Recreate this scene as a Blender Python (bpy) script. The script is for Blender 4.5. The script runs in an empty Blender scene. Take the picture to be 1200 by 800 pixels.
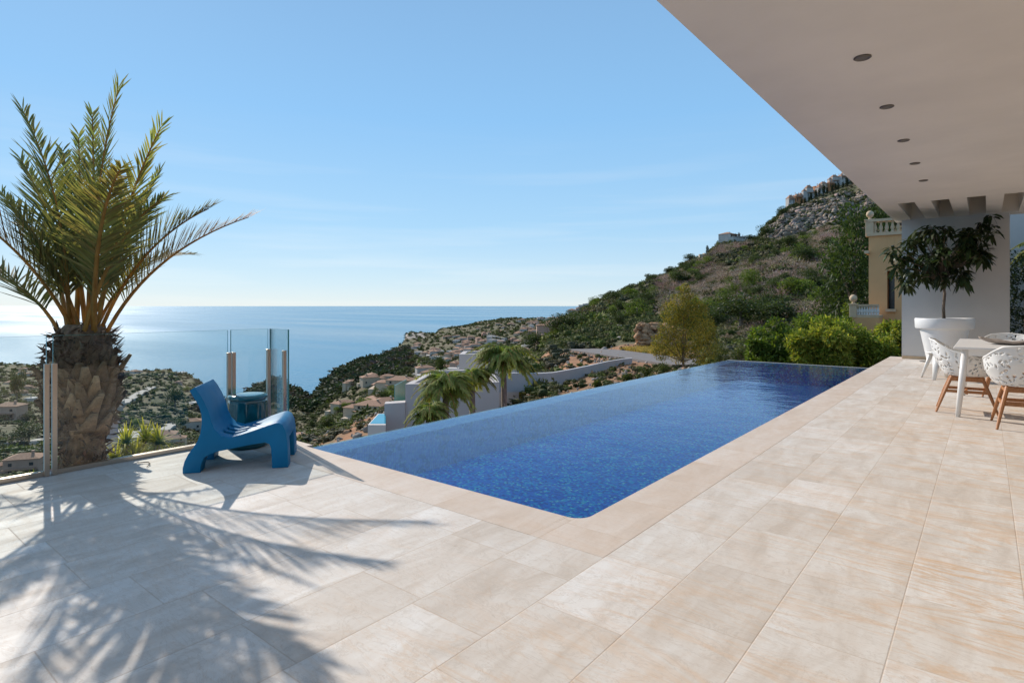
import bpy, bmesh, math, random
import numpy as np
from mathutils import Vector, Matrix
R = math.radians
rnd = random.Random(7)
rg = np.random.default_rng(11)
SC = bpy.context.scene
COL = SC.collection

# ------------------------------------------------------------------ survey frame
TH = math.atan2(555, 687); CT, ST = math.cos(TH), math.sin(TH); FPX = 687.0; H = 1.2
def cw(x, d, z=0.0):            # x to the right, d ahead -> world
    return Vector((x*CT - d*ST, x*ST + d*CT, z))
def pz(px, d, z): return cw((px-600)/FPX*d, d, z)
def pp(px, py, d): return cw((px-600)/FPX*d, d, H-(py-358)/FPX*d)
def w2c(X, Y): return X*CT+Y*ST, -X*ST+Y*CT

# ------------------------------------------------------------------ camera, sky, sun, exposure
cd = bpy.data.cameras.new('camera'); cam = bpy.data.objects.new('camera', cd); COL.objects.link(cam)
cam.location = (0, 0, H); cam.rotation_euler = (R(90), 0, TH)
cd.sensor_width = 36; cd.lens = 36*FPX/1200; cd.shift_y = -42/1200; cd.clip_end = 400000; cd.clip_start = 0.05
SC.camera = cam
SUN_EL = R(32); sd = cw(-0.625, 0.78); SUN_AZ = math.atan2(sd.x, sd.y)      # clockwise from +Y
world = bpy.data.worlds.new('World'); SC.world = world; world.use_nodes = True
wn = world.node_tree; bg = wn.nodes['Background']; sky = wn.nodes.new('ShaderNodeTexSky')
sky.sky_type = 'NISHITA'; sky.sun_disc = False; sky.sun_elevation = SUN_EL; sky.sun_rotation = SUN_AZ
sky.altitude = 0; sky.air_density = 1.0; sky.dust_density = 0.1; sky.ozone_density = 3.0
gm = wn.nodes.new('ShaderNodeNewGeometry'); sx = wn.nodes.new('ShaderNodeSeparateXYZ'); tc = wn.nodes.new('ShaderNodeTexCoord'); wn.links.new(tc.outputs['Generated'], sx.inputs[0])
rmp = wn.nodes.new('ShaderNodeValToRGB'); wn.links.new(sx.outputs[2], rmp.inputs[0]); els = rmp.color_ramp.elements
for k_ in range(4): els.new(.5)
for e_, (p_, c_) in zip(els, [(0.0, (.56, .66, .72)), (.035, (.47, .62, .74)), (.13, (.32, .54, .75)), (.30, (.225, .46, .74)), (.5, (.20, .38, .62)), (1.0, (.20, .30, .46))]): e_.position = p_; e_.color = (*c_, 1)
vsc = wn.nodes.new('ShaderNodeVectorMath'); vsc.operation = 'SCALE'; vsc.inputs['Scale'].default_value = 9.5
cmp_ = wn.nodes.new('ShaderNodeMapping'); cmp_.inputs['Scale'].default_value = (1.6, 1.6, 26); wn.links.new(tc.outputs['Generated'], cmp_.inputs[0])
cno = wn.nodes.new('ShaderNodeTexNoise'); cno.inputs['Scale'].default_value = 1.5; cno.inputs['Detail'].default_value = 6; wn.links.new(cmp_.outputs[0], cno.inputs['Vector'])
crp = wn.nodes.new('ShaderNodeMapRange'); crp.inputs['From Min'].default_value = .5; crp.inputs['From Max'].default_value = .72; crp.inputs['To Max'].default_value = .32; wn.links.new(cno.outputs['Fac'], crp.inputs[0])
low = wn.nodes.new('ShaderNodeMapRange'); low.inputs['From Min'].default_value = .30; low.inputs['From Max'].default_value = .04; wn.links.new(sx.outputs[2], low.inputs[0])
cml = wn.nodes.new('ShaderNodeMath'); cml.operation = 'MULTIPLY'; wn.links.new(crp.outputs[0], cml.inputs[0]); wn.links.new(low.outputs[0], cml.inputs[1])
cmx = wn.nodes.new('ShaderNodeMix'); cmx.data_type = 'RGBA'; cmx.inputs[7].default_value = (.70, .74, .77, 1); wn.links.new(cml.outputs[0], cmx.inputs[0]); wn.links.new(rmp.outputs[0], cmx.inputs[6])
wn.links.new(cmx.outputs[2], vsc.inputs[0])
mxs = wn.nodes.new('ShaderNodeMix'); mxs.data_type = 'RGBA'; mxs.inputs[0].default_value = .86; wn.links.new(sky.outputs[0], mxs.inputs[6]); wn.links.new(vsc.outputs[0], mxs.inputs[7])
wn.links.new(mxs.outputs[2], bg.inputs[0]); bg.inputs[1].default_value = 0.10
sl = bpy.data.lights.new('sun', 'SUN'); sun = bpy.data.objects.new('sun', sl); COL.objects.link(sun)
sl.energy = 3.6; sl.angle = R(0.5); sl.color = (1.0, 0.905, 0.80)
toward = Vector((math.sin(SUN_AZ)*math.cos(SUN_EL), math.cos(SUN_AZ)*math.cos(SUN_EL), math.sin(SUN_EL)))
sun.rotation_euler = toward.to_track_quat('Z', 'Y').to_euler(); sun.location = (0, 0, 30)
vs = SC.view_settings; vs.view_transform = 'Standard'; vs.look = 'None'; vs.exposure = 0.40; vs.gamma = 1
SC.cycles.max_bounces = 8; SC.cycles.transparent_max_bounces = 24; SC.cycles.caustics_reflective = False; SC.cycles.caustics_refractive = False
SC.cycles.use_denoising = True; SC.cycles.sample_clamp_indirect = 6

# ------------------------------------------------------------------ materials
class NT:
    def __init__(s, name):
        s.m = bpy.data.materials.new(name); s.m.use_nodes = True; s.t = s.m.node_tree
        s.p = s.t.nodes['Principled BSDF']; s.out = s.t.nodes['Material Output']
    def n(s, typ, **k):
        nd = s.t.nodes.new('ShaderNode'+typ)
        for a, b in k.items(): setattr(nd, a, b)
        return nd
    def l(s, a, b): s.t.links.new(a, b)
    def setin(s, sock, v):
        if hasattr(v, 'is_linked') or isinstance(v, bpy.types.NodeSocket): s.l(v, sock)
        else: sock.default_value = v
    def math(s, op, a, b=0.0, c=None, clamp=False):
        nd = s.n('Math', operation=op); nd.use_clamp = clamp; s.setin(nd.inputs[0], a); s.setin(nd.inputs[1], b)
        if c is not None: s.setin(nd.inputs[2], c)
        return nd.outputs[0]
    def noise(s, vec, scale, detail=4, rough=.55, dist=0, out='Fac'):
        nd = s.n('TexNoise'); s.l(vec, nd.inputs['Vector']); nd.inputs['Scale'].default_value = scale
        nd.inputs['Detail'].default_value = detail; nd.inputs['Roughness'].default_value = rough; nd.inputs['Distortion'].default_value = dist
        return nd.outputs[out]
    def ramp(s, f, stops):
        nd = s.n('ValToRGB'); s.l(f, nd.inputs[0]); e = nd.color_ramp.elements
        while len(e) < len(stops): e.new(0.5)
        for q, (p, c) in zip(e, stops):
            q.position = p; q.color = (c, c, c, 1) if isinstance(c, (int, float)) else (*c, 1)
        return nd.outputs[0]
    def mix(s, f, a, b, mode='MIX'):
        nd = s.n('Mix'); nd.data_type = 'RGBA'; nd.blend_type = mode; nd.clamp_factor = True
        s.setin(nd.inputs[0], f)
        for i, v in ((6, a), (7, b)):
            if isinstance(v, tuple): nd.inputs[i].default_value = (*v[:3], 1)
            else: s.l(v, nd.inputs[i])
        return nd.outputs[2]
    def coord(s, kind='Object'): return s.n('TexCoord').outputs[kind]
    def mapping(s, vec, scale=(1, 1, 1), rot=(0, 0, 0)):
        nd = s.n('Mapping'); s.l(vec, nd.inputs[0]); nd.inputs['Scale'].default_value = scale; nd.inputs['Rotation'].default_value = rot
        return nd.outputs[0]
    def bump(s, h, strength=.3, dist=.01):
        nd = s.n('Bump'); s.l(h, nd.inputs['Height']); nd.inputs['Strength'].default_value = strength; nd.inputs['Distance'].default_value = dist
        s.l(nd.outputs[0], s.p.inputs['Normal']); return nd
    def set(s, **k):
        for a, v in k.items():
            so = s.p.inputs[a.replace('_', ' ')]
            if isinstance(v, tuple) and len(v) == 3: v = (*v, 1)
            s.setin(so, v)
        return s

def plain(name, c, rough=.6, var=.12, scale=6, bump=.0, metal=0.0, bdist=.005, coat=0, spec=.5):
    a = NT(name); co = a.coord(); f = a.noise(co, scale, 5)
    lo = tuple(x*(1-var) for x in c); hi = tuple(min(1, x*(1+var)) for x in c)
    a.l(a.mix(a.ramp(f, [(.3, 0.), (.7, 1.)]), lo, hi), a.p.inputs['Base Color'])
    a.l(a.math('MULTIPLY_ADD', a.noise(co, scale*3.1, 3), .2, rough-.1), a.p.inputs['Roughness'])
    a.set(Metallic=metal, Specular_IOR_Level=spec)
    if coat: a.set(Coat_Weight=coat)
    if bump: a.bump(a.noise(co, scale*6, 6), bump, bdist)
    return a.m

def leafmat(name, tint=(1, 1, 1), rough=.5, trans=.35, nscale=3):
    """leaves: own colour per leaf (point colour Col) times a little mottling; thin leaves let light through"""
    a = NT(name); at = a.n('Attribute'); at.attribute_name = 'Col'
    v = a.noise(a.coord(), nscale, 3)
    c = a.mix(a.ramp(v, [(.3, .72), (.7, 1.25)]), (0, 0, 0), at.outputs['Color'])
    nd = a.n('Mix'); nd.data_type = 'RGBA'; nd.blend_type = 'MULTIPLY'; nd.inputs[0].default_value = 1
    a.l(at.outputs['Color'], nd.inputs[6]); a.l(a.ramp(v, [(.3, .75), (.7, 1.2)]), nd.inputs[7])
    a.l(nd.outputs[2], a.p.inputs['Base Color']); a.set(Roughness=rough, Specular_IOR_Level=.15)
    if trans:
        tr = a.n('BsdfTranslucent'); ms = a.n('MixShader'); ms.inputs[0].default_value = trans
        g = a.mix(1.0, nd.outputs[2], (1.5, 1.5, .7), 'MULTIPLY')
        a.l(g, tr.inputs[0]); a.l(a.p.outputs[0], ms.inputs[1]); a.l(tr.outputs[0], ms.inputs[2]); a.l(ms.outputs[0], a.out.inputs[0])
    return a.m

def colmat(name, rough=.9, nscale=2.0, amp=.35, bump=.0, bdist=.05):
    a = NT(name); at = a.n('Attribute'); at.attribute_name = 'Col'; co = a.coord(); v = a.noise(co, nscale, 7, .65)
    nd = a.n('Mix'); nd.data_type = 'RGBA'; nd.blend_type = 'MULTIPLY'; nd.inputs[0].default_value = 1
    a.l(at.outputs['Color'], nd.inputs[6]); a.l(a.ramp(v, [(.25, 1-amp), (.75, 1+amp)]), nd.inputs[7])
    a.l(nd.outputs[2], a.p.inputs['Base Color']); a.set(Roughness=rough, Specular_IOR_Level=.2)
    if bump: a.bump(a.noise(co, nscale*2.2, 6, .6), bump, bdist)
    return a.m

def tilemat(name, swap=False, W=.385, Lg=.56, x0=-1.416, pink=0.0):
    a = NT(name); co = a.coord(); sp = a.n('SeparateXYZ'); a.l(co, sp.inputs[0])
    X, Y = (sp.outputs[1], sp.outputs[0]) if swap else (sp.outputs[0], sp.outputs[1])
    u = a.math('DIVIDE', a.math('SUBTRACT', X, x0), W); row = a.math('FLOOR', u); fu = a.math('FRACT', u)
    wn1 = a.n('TexWhiteNoise', noise_dimensions='1D'); a.l(row, wn1.inputs['W'])
    v = a.math('ADD', a.math('DIVIDE', Y, Lg), wn1.outputs['Value']); col = a.math('FLOOR', v); fv = a.math('FRACT', v)
    cb = a.n('CombineXYZ'); a.l(row, cb.inputs[0]); a.l(col, cb.inputs[1])
    wn2 = a.n('TexWhiteNoise', noise_dimensions='3D'); a.l(cb.outputs[0], wn2.inputs['Vector'])
    eu = a.math('MULTIPLY', a.math('MINIMUM', fu, a.math('SUBTRACT', 1.0, fu)), W)
    ev = a.math('MULTIPLY', a.math('MINIMUM', fv, a.math('SUBTRACT', 1.0, fv)), Lg)
    # the joint wanders a little in width
    wob = a.math('MULTIPLY', a.math('SUBTRACT', a.noise(co, 9, 3), .5), .003)
    jl = a.math('ADD', a.math('MINIMUM', eu, a.math('ADD', ev, .0002)), wob)
    joint = a.ramp(jl, [(.0014, 1.), (.0034, 0.)])
    # each slab was cut from another piece of the quarry: shift the stone pattern per slab
    vm = a.n('VectorMath', operation='MULTIPLY_ADD'); a.l(wn2.outputs['Color'], vm.inputs[0]); vm.inputs[1].default_value = (13, 17, 5); a.l(co, vm.inputs[2])
    pc = vm.outputs[0]
    rot = a.mapping(pc, (3.1, 1.0, 1), (0, 0, R(62)))
    cloud = a.noise(rot, 2.2, 9, .62, .6)
    base = a.ramp(cloud, [(.28, (.54, .485, .425)), (.45, (.63, .582, .525)), (.6, (.69, .66, .615)), (.75, (.74, .72, .69))])
    tone = a.ramp(wn2.outputs['Value'], [(0., (.89, .86, .83)), (.4, (.97, .955, .94)), (.85, (1.0, 1.0, 1.0)), (1., (1.08, 1.09, 1.11))])
    base = a.mix(1.0, base, tone, 'MULTIPLY')
    # ochre veins, in bands
    vein = a.noise(a.mapping(pc, (1.0, 5.5, 1), (0, 0, R(-24))), .9, 8, .6, 1.6)
    vmask = a.ramp(a.math('ABSOLUTE', a.math('SUBTRACT', vein, .5)), [(.0, 1.), (.006, .75), (.030, 0.)])
    patch = a.ramp(a.noise(co, .55, 3, .5), [(.42, 0.), (.60, 1.)])
    under = a.math('MULTIPLY_ADD', sp.outputs[0], .55, 1.05, clamp=True)           # the slabs under the roof are the more veined batch
    patch = a.math('MULTIPLY', patch, a.math('MULTIPLY_ADD', under, .85, .15))
    base = a.mix(a.math('MULTIPLY', a.math('MULTIPLY', vmask, patch), .80), base, (.58, .36, .18))
    v3 = a.noise(a.mapping(co, (.8, 3.4, 1), (0, 0, R(-16))), .8, 6, .55, 1.2)
    band = a.ramp(a.math('ABSOLUTE', a.math('SUBTRACT', v3, .5)), [(.0, 1.), (.012, .55), (.04, 0.)])
    base = a.mix(a.math('MULTIPLY', a.math('MULTIPLY', band, under), .48), base, (.62, .38, .19))
    blot = a.ramp(a.noise(a.mapping(co, (1, 2.6, 1), (0, 0, R(-20))), 1.7, 6, .6, .8), [(.55, 0.), (.78, 1.)])
    base = a.mix(a.math('MULTIPLY', blot, .30), base, (.60, .40, .25))
    gv = a.noise(a.mapping(pc, (1, 2.5, 1), (0, 0, R(30))), 2.8, 9, .65, 2.2)
    base = a.mix(a.math('MULTIPLY', a.ramp(a.math('ABSOLUTE', a.math('SUBTRACT', gv, .5)), [(0., 1.), (.02, 0.)]), .35), base, (.42, .36, .30))
    v2 = a.noise(a.mapping(pc, (1.6, 4.2, 1), (0, 0, R(-38))), 1.1, 10, .62, 2.4)
    hair = a.ramp(a.math('ABSOLUTE', a.math('SUBTRACT', v2, .5)), [(0., 1.), (.007, 0.)])
    base = a.mix(a.math('MULTIPLY', hair, .34), base, (.50, .33, .20))
    base = a.mix(a.math('MULTIPLY', a.ramp(a.noise(co, 90, 3, .7), [(.45, 0.), (.8, 1.)]), .16), base, (.45, .37, .29))
    spots = a.ramp(a.noise(co, 26, 2, .5), [(.74, 0.), (.78, 1.)])
    base = a.mix(a.math('MULTIPLY', spots, .3), base, (.35, .28, .22))
    if pink: base = a.mix(pink, base, (.60, .44, .32))
    base = a.mix(a.math('MULTIPLY', joint, .45), base, (.42, .29, .19))
    a.l(base, a.p.inputs['Base Color'])
    a.l(a.math('ADD', a.ramp(cloud, [(.3, .72), (.7, .60)]), a.math('MULTIPLY', joint, .4)), a.p.inputs['Roughness'])
    a.set(Specular_IOR_Level=.22)
    hh = a.math('SUBTRACT', a.math('MULTIPLY', a.noise(co, 14, 6, .6), .35), joint)
    a.bump(hh, .35, .0025)
    return a.m

M = {}
M['tile'] = tilemat('travertine paving')
M['coping'] = tilemat('travertine coping', False, .385, .56, -1.416, .35)
M['coping_x'] = tilemat('travertine coping across', True, .345, .72, 2.447, .35)
M['render'] = plain('white lime render', (.66, .62, .58), .85, .05, 1.3, .15)
M['ceiling'] = plain('painted soffit', (.80, .735, .655), .8, .05, 1.1, .12)
M['greywall'] = plain('pale grey render', (.52, .47, .44), .85, .05, 1.0, .12)
M['metal_light'] = plain('brushed nickel', (.15, .13, .11), .45, .08, 30, 0, 0.6)
M['lens'] = plain('lamp glass', (.75, .70, .62), .2, .1, 30)
M['steel'] = plain('brushed stainless steel', (.60, .50, .41), .30, .05, 1.5, 0, 1.0)
M['bluechair'] = plain('moulded blue plastic', (.0, .165, .355), .5, .12, 3, .06, 0, .002, 0, .3)
M['whiteplastic'] = plain('moulded white plastic', (.78, .77, .74), .38, .03, 4)
M['tablewhite'] = plain('white lacquered aluminium', (.78, .76, .73), .35, .03, 5)
M['pot'] = plain('white polyethylene pot', (.80, .80, .79), .4, .03, 3)
M['soil'] = plain('potting soil', (.06, .045, .03), .95, .3, 20, .5)
M['bark'] = plain('grey brown bark', (.20, .15, .11), .9, .3, 14, .5)
M['ochre'] = plain('ochre render', (.66, .37, .17), .85, .07, 1.0, .15)
M['ochrestone'] = plain('cast sandstone', (.58, .42, .27), .8, .1, 5, .2)
M['darkmetal'] = plain('dark drain metal', (.10, .095, .09), .4, .1, 20, 0, 1.0)
M['terracotta'] = None; M['driftwood'] = None

def woodmat(name, c1, c2, sc=(1, 1, 1), rough=.5):
    a = NT(name); co = a.mapping(a.coord(), sc); w = a.noise(co, 14, 6, .6, 1.0)
    a.l(a.ramp(w, [(.3, c1), (.7, c2)]), a.p.inputs['Base Color']); a.set(Roughness=rough); a.bump(w, .2, .002); return a.m
M['teak'] = woodmat('oiled teak', (.30, .115, .035), (.46, .20, .075), (6, 6, 1))
M['driftwood'] = woodmat('weathered grey wood', (.13, .105, .09), (.34, .29, .25), (1, 5, 3), .85)
def roofmat():
    a = NT('clay roof tiles'); co = a.coord(); v = a.noise(co, 2.0, 6, .6)
    w = a.n('TexWave', wave_type='BANDS', bands_direction='X'); a.l(co, w.inputs['Vector']); w.inputs['Scale'].default_value = 1.6; w.inputs['Distortion'].default_value = .6
    b = a.ramp(v, [(.3, (.30, .15, .09)), (.55, (.42, .23, .14)), (.75, (.50, .33, .23))])
    a.l(a.mix(a.math('MULTIPLY', w.outputs['Fac'], .35), b, (.20, .11, .07)), a.p.inputs['Base Color']); a.set(Roughness=.9); return a.m
M['terracotta'] = roofmat()
M['wallwhite'] = plain('white villa render', (.50, .46, .42), .9, .12, .6)
M['wallcream'] = plain('cream villa render', (.55, .44, .32), .9, .1, .6)
M['wallorange'] = plain('orange villa render', (.50, .23, .10), .9, .1, .6)
M['wallpink'] = plain('pink sand villa render', (.50, .33, .25), .9, .1, .6)
M['window'] = plain('dark window glass', (.035, .045, .055), .15, .2, 3)
M['gravel'] = plain('roof gravel', (.24, .19, .165), .95, .3, 20, .4)
def glassmat(name='balustrade glass', tint=(.955, .982, .975), edge=False):
    a = NT(name); tr = a.n('BsdfTransparent'); tr.inputs[0].default_value = (*tint, 1)
    gl = a.n('BsdfGlossy'); gl.inputs['Roughness'].default_value = .02; gl.inputs[0].default_value = (1, 1, 1, 1)
    fr = a.n('Fresnel'); fr.inputs[0].default_value = 1.5
    co = a.coord(); sm = a.ramp(a.noise(a.mapping(co, (1, 1, .5)), 2.2, 5, .6, .5), [(.52, 0.), (.8, .04)])
    ms = a.n('MixShader'); a.l(a.math('MULTIPLY', fr.outputs[0], .65), ms.inputs[0])
    a.l(tr.outputs[0], ms.inputs[1]); a.l(gl.outputs[0], ms.inputs[2])
    df = a.n('BsdfDiffuse'); df.inputs[0].default_value = (.7, .68, .62, 1)
    m2 = a.n('MixShader'); a.l(sm, m2.inputs[0]); a.l(ms.outputs[0], m2.inputs[1]); a.l(df.outputs[0], m2.inputs[2])
    a.l(m2.outputs[0], a.out.inputs[0]); return a.m
M['glass'] = glassmat()
M['glassedge'] = plain('green glass edge', (.06, .26, .24), .15, .1, 5)
def poolwater():
    a = NT('pool water'); co = a.coord()
    tr = a.n('BsdfTransparent'); tr.inputs[0].default_value = (.62, .98, 1.0, 1)
    gl = a.n('BsdfGlossy'); gl.inputs['Roughness'].default_value = .015; gl.inputs[0].default_value = (1, 1, 1, 1)
    n1 = a.noise(a.mapping(co, (1, 1.5, 1), (0, 0, R(20))), 4.5, 5, .55, .4); n2 = a.noise(co, 1.3, 2, .5)
    hh = a.math('ADD', a.math('MULTIPLY', n1, .5), n2)
    bp = a.n('Bump'); a.l(hh, bp.inputs['Height']); bp.inputs['Strength'].default_value = .55; bp.inputs['Distance'].default_value = .011
    a.l(bp.outputs[0], gl.inputs['Normal']); fr = a.n('Fresnel'); fr.inputs[0].default_value = 1.27; a.l(bp.outputs[0], fr.inputs['Normal'])
    ms = a.n('MixShader'); a.l(fr.outputs[0], ms.inputs[0]); a.l(tr.outputs[0], ms.inputs[1]); a.l(gl.outputs[0], ms.inputs[2])
    a.l(ms.outputs[0], a.out.inputs[0]); return a.m
M['poolwater'] = poolwater()
def mosaic(name, stops, ts=.025, wob=.012):
    a = NT(name); co = a.coord()
    # water bends the grid a little
    nz = a.noise(co, 7, 3, .5, 0, 'Color'); vm = a.n('VectorMath', operation='MULTIPLY_ADD'); a.l(nz, vm.inputs[0]); vm.inputs[1].default_value = (wob*3, wob*3, wob); a.l(co, vm.inputs[2])
    sc_ = a.n('VectorMath', operation='SCALE'); a.l(vm.outputs[0], sc_.inputs[0]); sc_.inputs['Scale'].default_value = 1/ts
    fl = a.n('VectorMath', operation='FLOOR'); a.l(sc_.outputs[0], fl.inputs[0])
    wn_ = a.n('TexWhiteNoise', noise_dimensions='3D'); a.l(fl.outputs[0], wn_.inputs['Vector'])
    base = a.ramp(wn_.outputs['Value'], stops)
    fr = a.n('VectorMath', operation='FRACTION'); a.l(sc_.outputs[0], fr.inputs[0]); sp = a.n('SeparateXYZ'); a.l(fr.outputs[0], sp.inputs[0])
    e = a.math('MINIMUM', a.math('MINIMUM', sp.outputs[0], a.math('SUBTRACT', 1.0, sp.outputs[0])), a.math('MINIMUM', sp.outputs[1], a.math('SUBTRACT', 1.0, sp.outputs[1])))
    base = a.mix(a.ramp(e, [(.03, .45), (.08, 0.)]), base, (.02, .09, .25))
    a.l(base, a.p.inputs['Base Color']); a.set(Roughness=.4, Specular_IOR_Level=.05); return a.m
M['mosaic'] = mosaic('blue glass mosaic', [(0., (.0, .07, .55)), (.38, (.0, .19, .98)), (.74, (.0, .37, 1.0)), (.90, (.03, .70, 1.0)), (1., (.6, 1.0, 1.0))])
M['mosaic_weir'] = mosaic('blue glass mosaic of the overflow wall', [(0., (.45, .42, .85)), (.5, (.62, .56, .95)), (.9, (.75, .68, .97)), (1., (.85, .85, .98))])
def seamat():
    a = NT('open sea'); co = a.coord()
    band = a.noise(a.mapping(co, (.00022, .0011, 1), (0, 0, TH)), 1.0, 4, .55)
    a.l(a.ramp(band, [(.35, (.010, .13, .24)), (.65, (.018, .20, .33))]), a.p.inputs['Base Color'])
    a.l(a.ramp(band, [(.35, .16), (.65, .26)]), a.p.inputs['Roughness']); a.set(IOR=1.33)
    a.bump(a.noise(a.mapping(co, (1, 1, 1)), .05, 3), .5, 3.0); return a.m
M['sea'] = seamat()
M['leaf'] = leafmat('leaves'); M['palmleaf'] = leafmat('palm leaflets', trans=.42, nscale=6, rough=.65); M['darkleaf'] = leafmat('leathery dark leaves', trans=.15, rough=.4, nscale=8)
M['scrub'] = leafmat('scrub leaves', trans=.12, rough=.7, nscale=.6)
M['terrain'] = colmat('hillside earth', .95, .35, .5, .6, .4)
M['rock'] = colmat('limestone rock', .9, 1.2, .4, .8, .15)
M['palmbark'] = colmat('palm boots and fibre', .9, 30, .45, .5, .006)
M['asphalt'] = plain('sun bleached asphalt', (.17, .15, .14), .9, .15, 2, .2)
M['dirtroad'] = plain('pale concrete lane', (.42, .37, .32), .9, .1, 1)
M['pooltile'] = plain('turquoise pool water', (.03, .30, .42), .1, .1, 2)
M['teal'] = plain('teal glazed ceramic', (.004, .085, .105), .12, .25, 9, .1, 0, .004, .5)

# ------------------------------------------------------------------ mesh helpers
def tag(o, label=None, cat=None, group=None, kind=None):
    if label: o['label'] = label
    if cat: o['category'] = cat
    if group: o['group'] = group
    if kind: o['kind'] = kind
    return o
def thing(name, label, cat, loc=(0, 0, 0), rz=0, group=None):
    o = bpy.data.objects.new(name, None); COL.objects.link(o); o.empty_display_size = .2
    o.location = loc; o.rotation_euler = (0, 0, rz); return tag(o, label, cat, group)
def link(name, me, m, parent=None, world=True):
    me.name = name; o = bpy.data.objects.new(name, me); COL.objects.link(o)
    if m is not None and not me.materials: me.materials.append(m)
    if parent is not None:
        o.parent = parent
        if world:
            inv = parent_mat(parent).inverted(); o.matrix_local = inv
            me.transform(inv); o.matrix_local = Matrix.Identity(4)
    return o
def parent_mat(p):
    m = Matrix.Translation(p.location) @ p.rotation_euler.to_matrix().to_4x4()
    if p.parent: m = parent_mat(p.parent) @ m
    return m
class MB:
    def __init__(s): s.b = bmesh.new()
    def box(s, x0, x1, y0, y1, z0, z1, M4=None, taper=0):
        v = []
        for z in (z0, z1):
            t = taper if z == z1 else 0
            for x, y in ((x0+t, y0+t), (x1-t, y0+t), (x1-t, y1-t), (x0+t, y1-t)):
                p = Vector((x, y, z)); v.append(s.b.verts.new(M4 @ p if M4 else p))
        for f in ((3, 2, 1, 0), (4, 5, 6, 7), (0, 1, 5, 4), (1, 2, 6, 5), (2, 3, 7, 6), (3, 0, 4, 7)): s.b.faces.new([v[i] for i in f])
        return s
    def prism(s, poly, z0, z1, M4=None):
        a = [s.b.verts.new((M4 @ Vector((x, y, z0))) if M4 else (x, y, z0)) for x, y in poly]
        c = [s.b.verts.new((M4 @ Vector((x, y, z1))) if M4 else (x, y, z1)) for x, y in poly]
        n = len(poly); s.b.faces.new(a[::-1]); s.b.faces.new(c)
        for i in range(n): s.b.faces.new((a[i], a[(i+1) % n], c[(i+1) % n], c[i]))
        return s
    def tube(s, pts, rad, n=8, cap=True, flat=1.0):
        rings = []; pts = [Vector(p) for p in pts]
        if not hasattr(rad, '__len__'): rad = [rad]*len(pts)
        up = Vector((0, 0, 1))
        for i, p in enumerate(pts):
            t = (pts[min(i+1, len(pts)-1)]-pts[max(i-1, 0)]).normalized()
            u = up.cross(t)
            if u.length < .05: u = Vector((1, 0, 0)).cross(t)
            u.normalize(); w = t.cross(u)
            rings.append([s.b.verts.new(p + (u*math.cos(a)+w*flat*math.sin(a))*rad[i]) for a in [2*math.pi*k/n for k in range(n)]])
        for a, c in zip(rings, rings[1:]):
            for k in range(n): s.b.faces.new((a[k], a[(k+1) % n], c[(k+1) % n], c[k]))
        if cap: s.b.faces.new(rings[0][::-1]); s.b.faces.new(rings[-1])
        return s
    def lathe(s, prof, n=32, c=(0, 0, 0), fn=None):
        rings = []
        for r, z in prof:
            ring = []
            for k in range(n):
                a = 2*math.pi*k/n; rr = r*(fn(a, z) if fn else 1); ring.append(s.b.verts.new((c[0]+rr*math.cos(a), c[1]+rr*math.sin(a), c[2]+z)))
            rings.append(ring)
        for a, d in zip(rings, rings[1:]):
            for k in range(n): s.b.faces.new((a[k], a[(k+1) % n], d[(k+1) % n], d[k]))
        s.b.faces.new(rings[0][::-1]); s.b.faces.new(rings[-1]); return s
    def build(s, name, m, parent=None, world=True, bevel=0, smooth=False, seg=2):
        bmesh.ops.recalc_face_normals(s.b, faces=s.b.faces)
        me = bpy.data.meshes.new(name); s.b.to_mesh(me); s.b.free()
        if smooth: me.polygons.foreach_set('use_smooth', [True]*len(me.polygons))
        o = link(name, me, m, parent, world)
        if bevel:
            md = o.modifiers.new('bevel', 'BEVEL'); md.width = bevel; md.segments = seg; md.limit_method = 'ANGLE'; md.angle_limit = R(35)
        return o
def np_mesh(V, F, C=None, smooth=False):
    """V (n,3), F (m,k) all of one size, C (n,3) colours"""
    V = np.asarray(V, dtype=np.float32); F = np.asarray(F, dtype=np.int32); k = F.shape[1]
    me = bpy.data.meshes.new('m'); me.vertices.add(len(V)); me.vertices.foreach_set('co', V.ravel())
    me.loops.add(F.size); me.loops.foreach_set('vertex_index', F.ravel()); me.polygons.add(len(F))
    me.polygons.foreach_set('loop_start', np.arange(0, F.size, k, dtype=np.int32))
    if smooth: me.polygons.foreach_set('use_smooth', np.ones(len(F), dtype=bool))
    me.update(calc_edges=True)
    if C is not None:
        at = me.color_attributes.new('Col', 'FLOAT_COLOR', 'POINT'); C = np.asarray(C, dtype=np.float32)
        at.data.foreach_set('color', np.concatenate([C, np.ones((len(C), 1), np.float32)], 1).ravel())
    return me
def nrm(a): return a/np.maximum(np.linalg.norm(a, axis=1, keepdims=True), 1e-9)
def leafquads(P, D, L, W, up=None, rng=rg, fold=.0):
    """one pointed leaf (a quad) from P along D"""
    n = len(P); D = nrm(D); r = rng.normal(size=(n, 3)) if up is None else up
    S = nrm(np.cross(D, r)); L = np.broadcast_to(L, n)[:, None]; W = np.broadcast_to(W, n)[:, None]
    N = np.cross(S, D)*fold*W
    V = np.stack([P, P+D*L*.45+S*W*.5+N, P+D*L, P+D*L*.45-S*W*.5+N], 1).reshape(-1, 3)
    return V, np.arange(4*n).reshape(n, 4)
def cols(n, per, base, var=.25, hue=.12, rng=rg):
    b = np.asarray(base, float); b = np.broadcast_to(b, (n, 3)) if b.ndim == 1 else b
    c = b*(1+rng.uniform(-var, var, (n, 1)))*(1+rng.uniform(-hue, hue, (n, 3)))
    return np.repeat(np.clip(c, .003, 1), per, axis=0)
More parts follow.
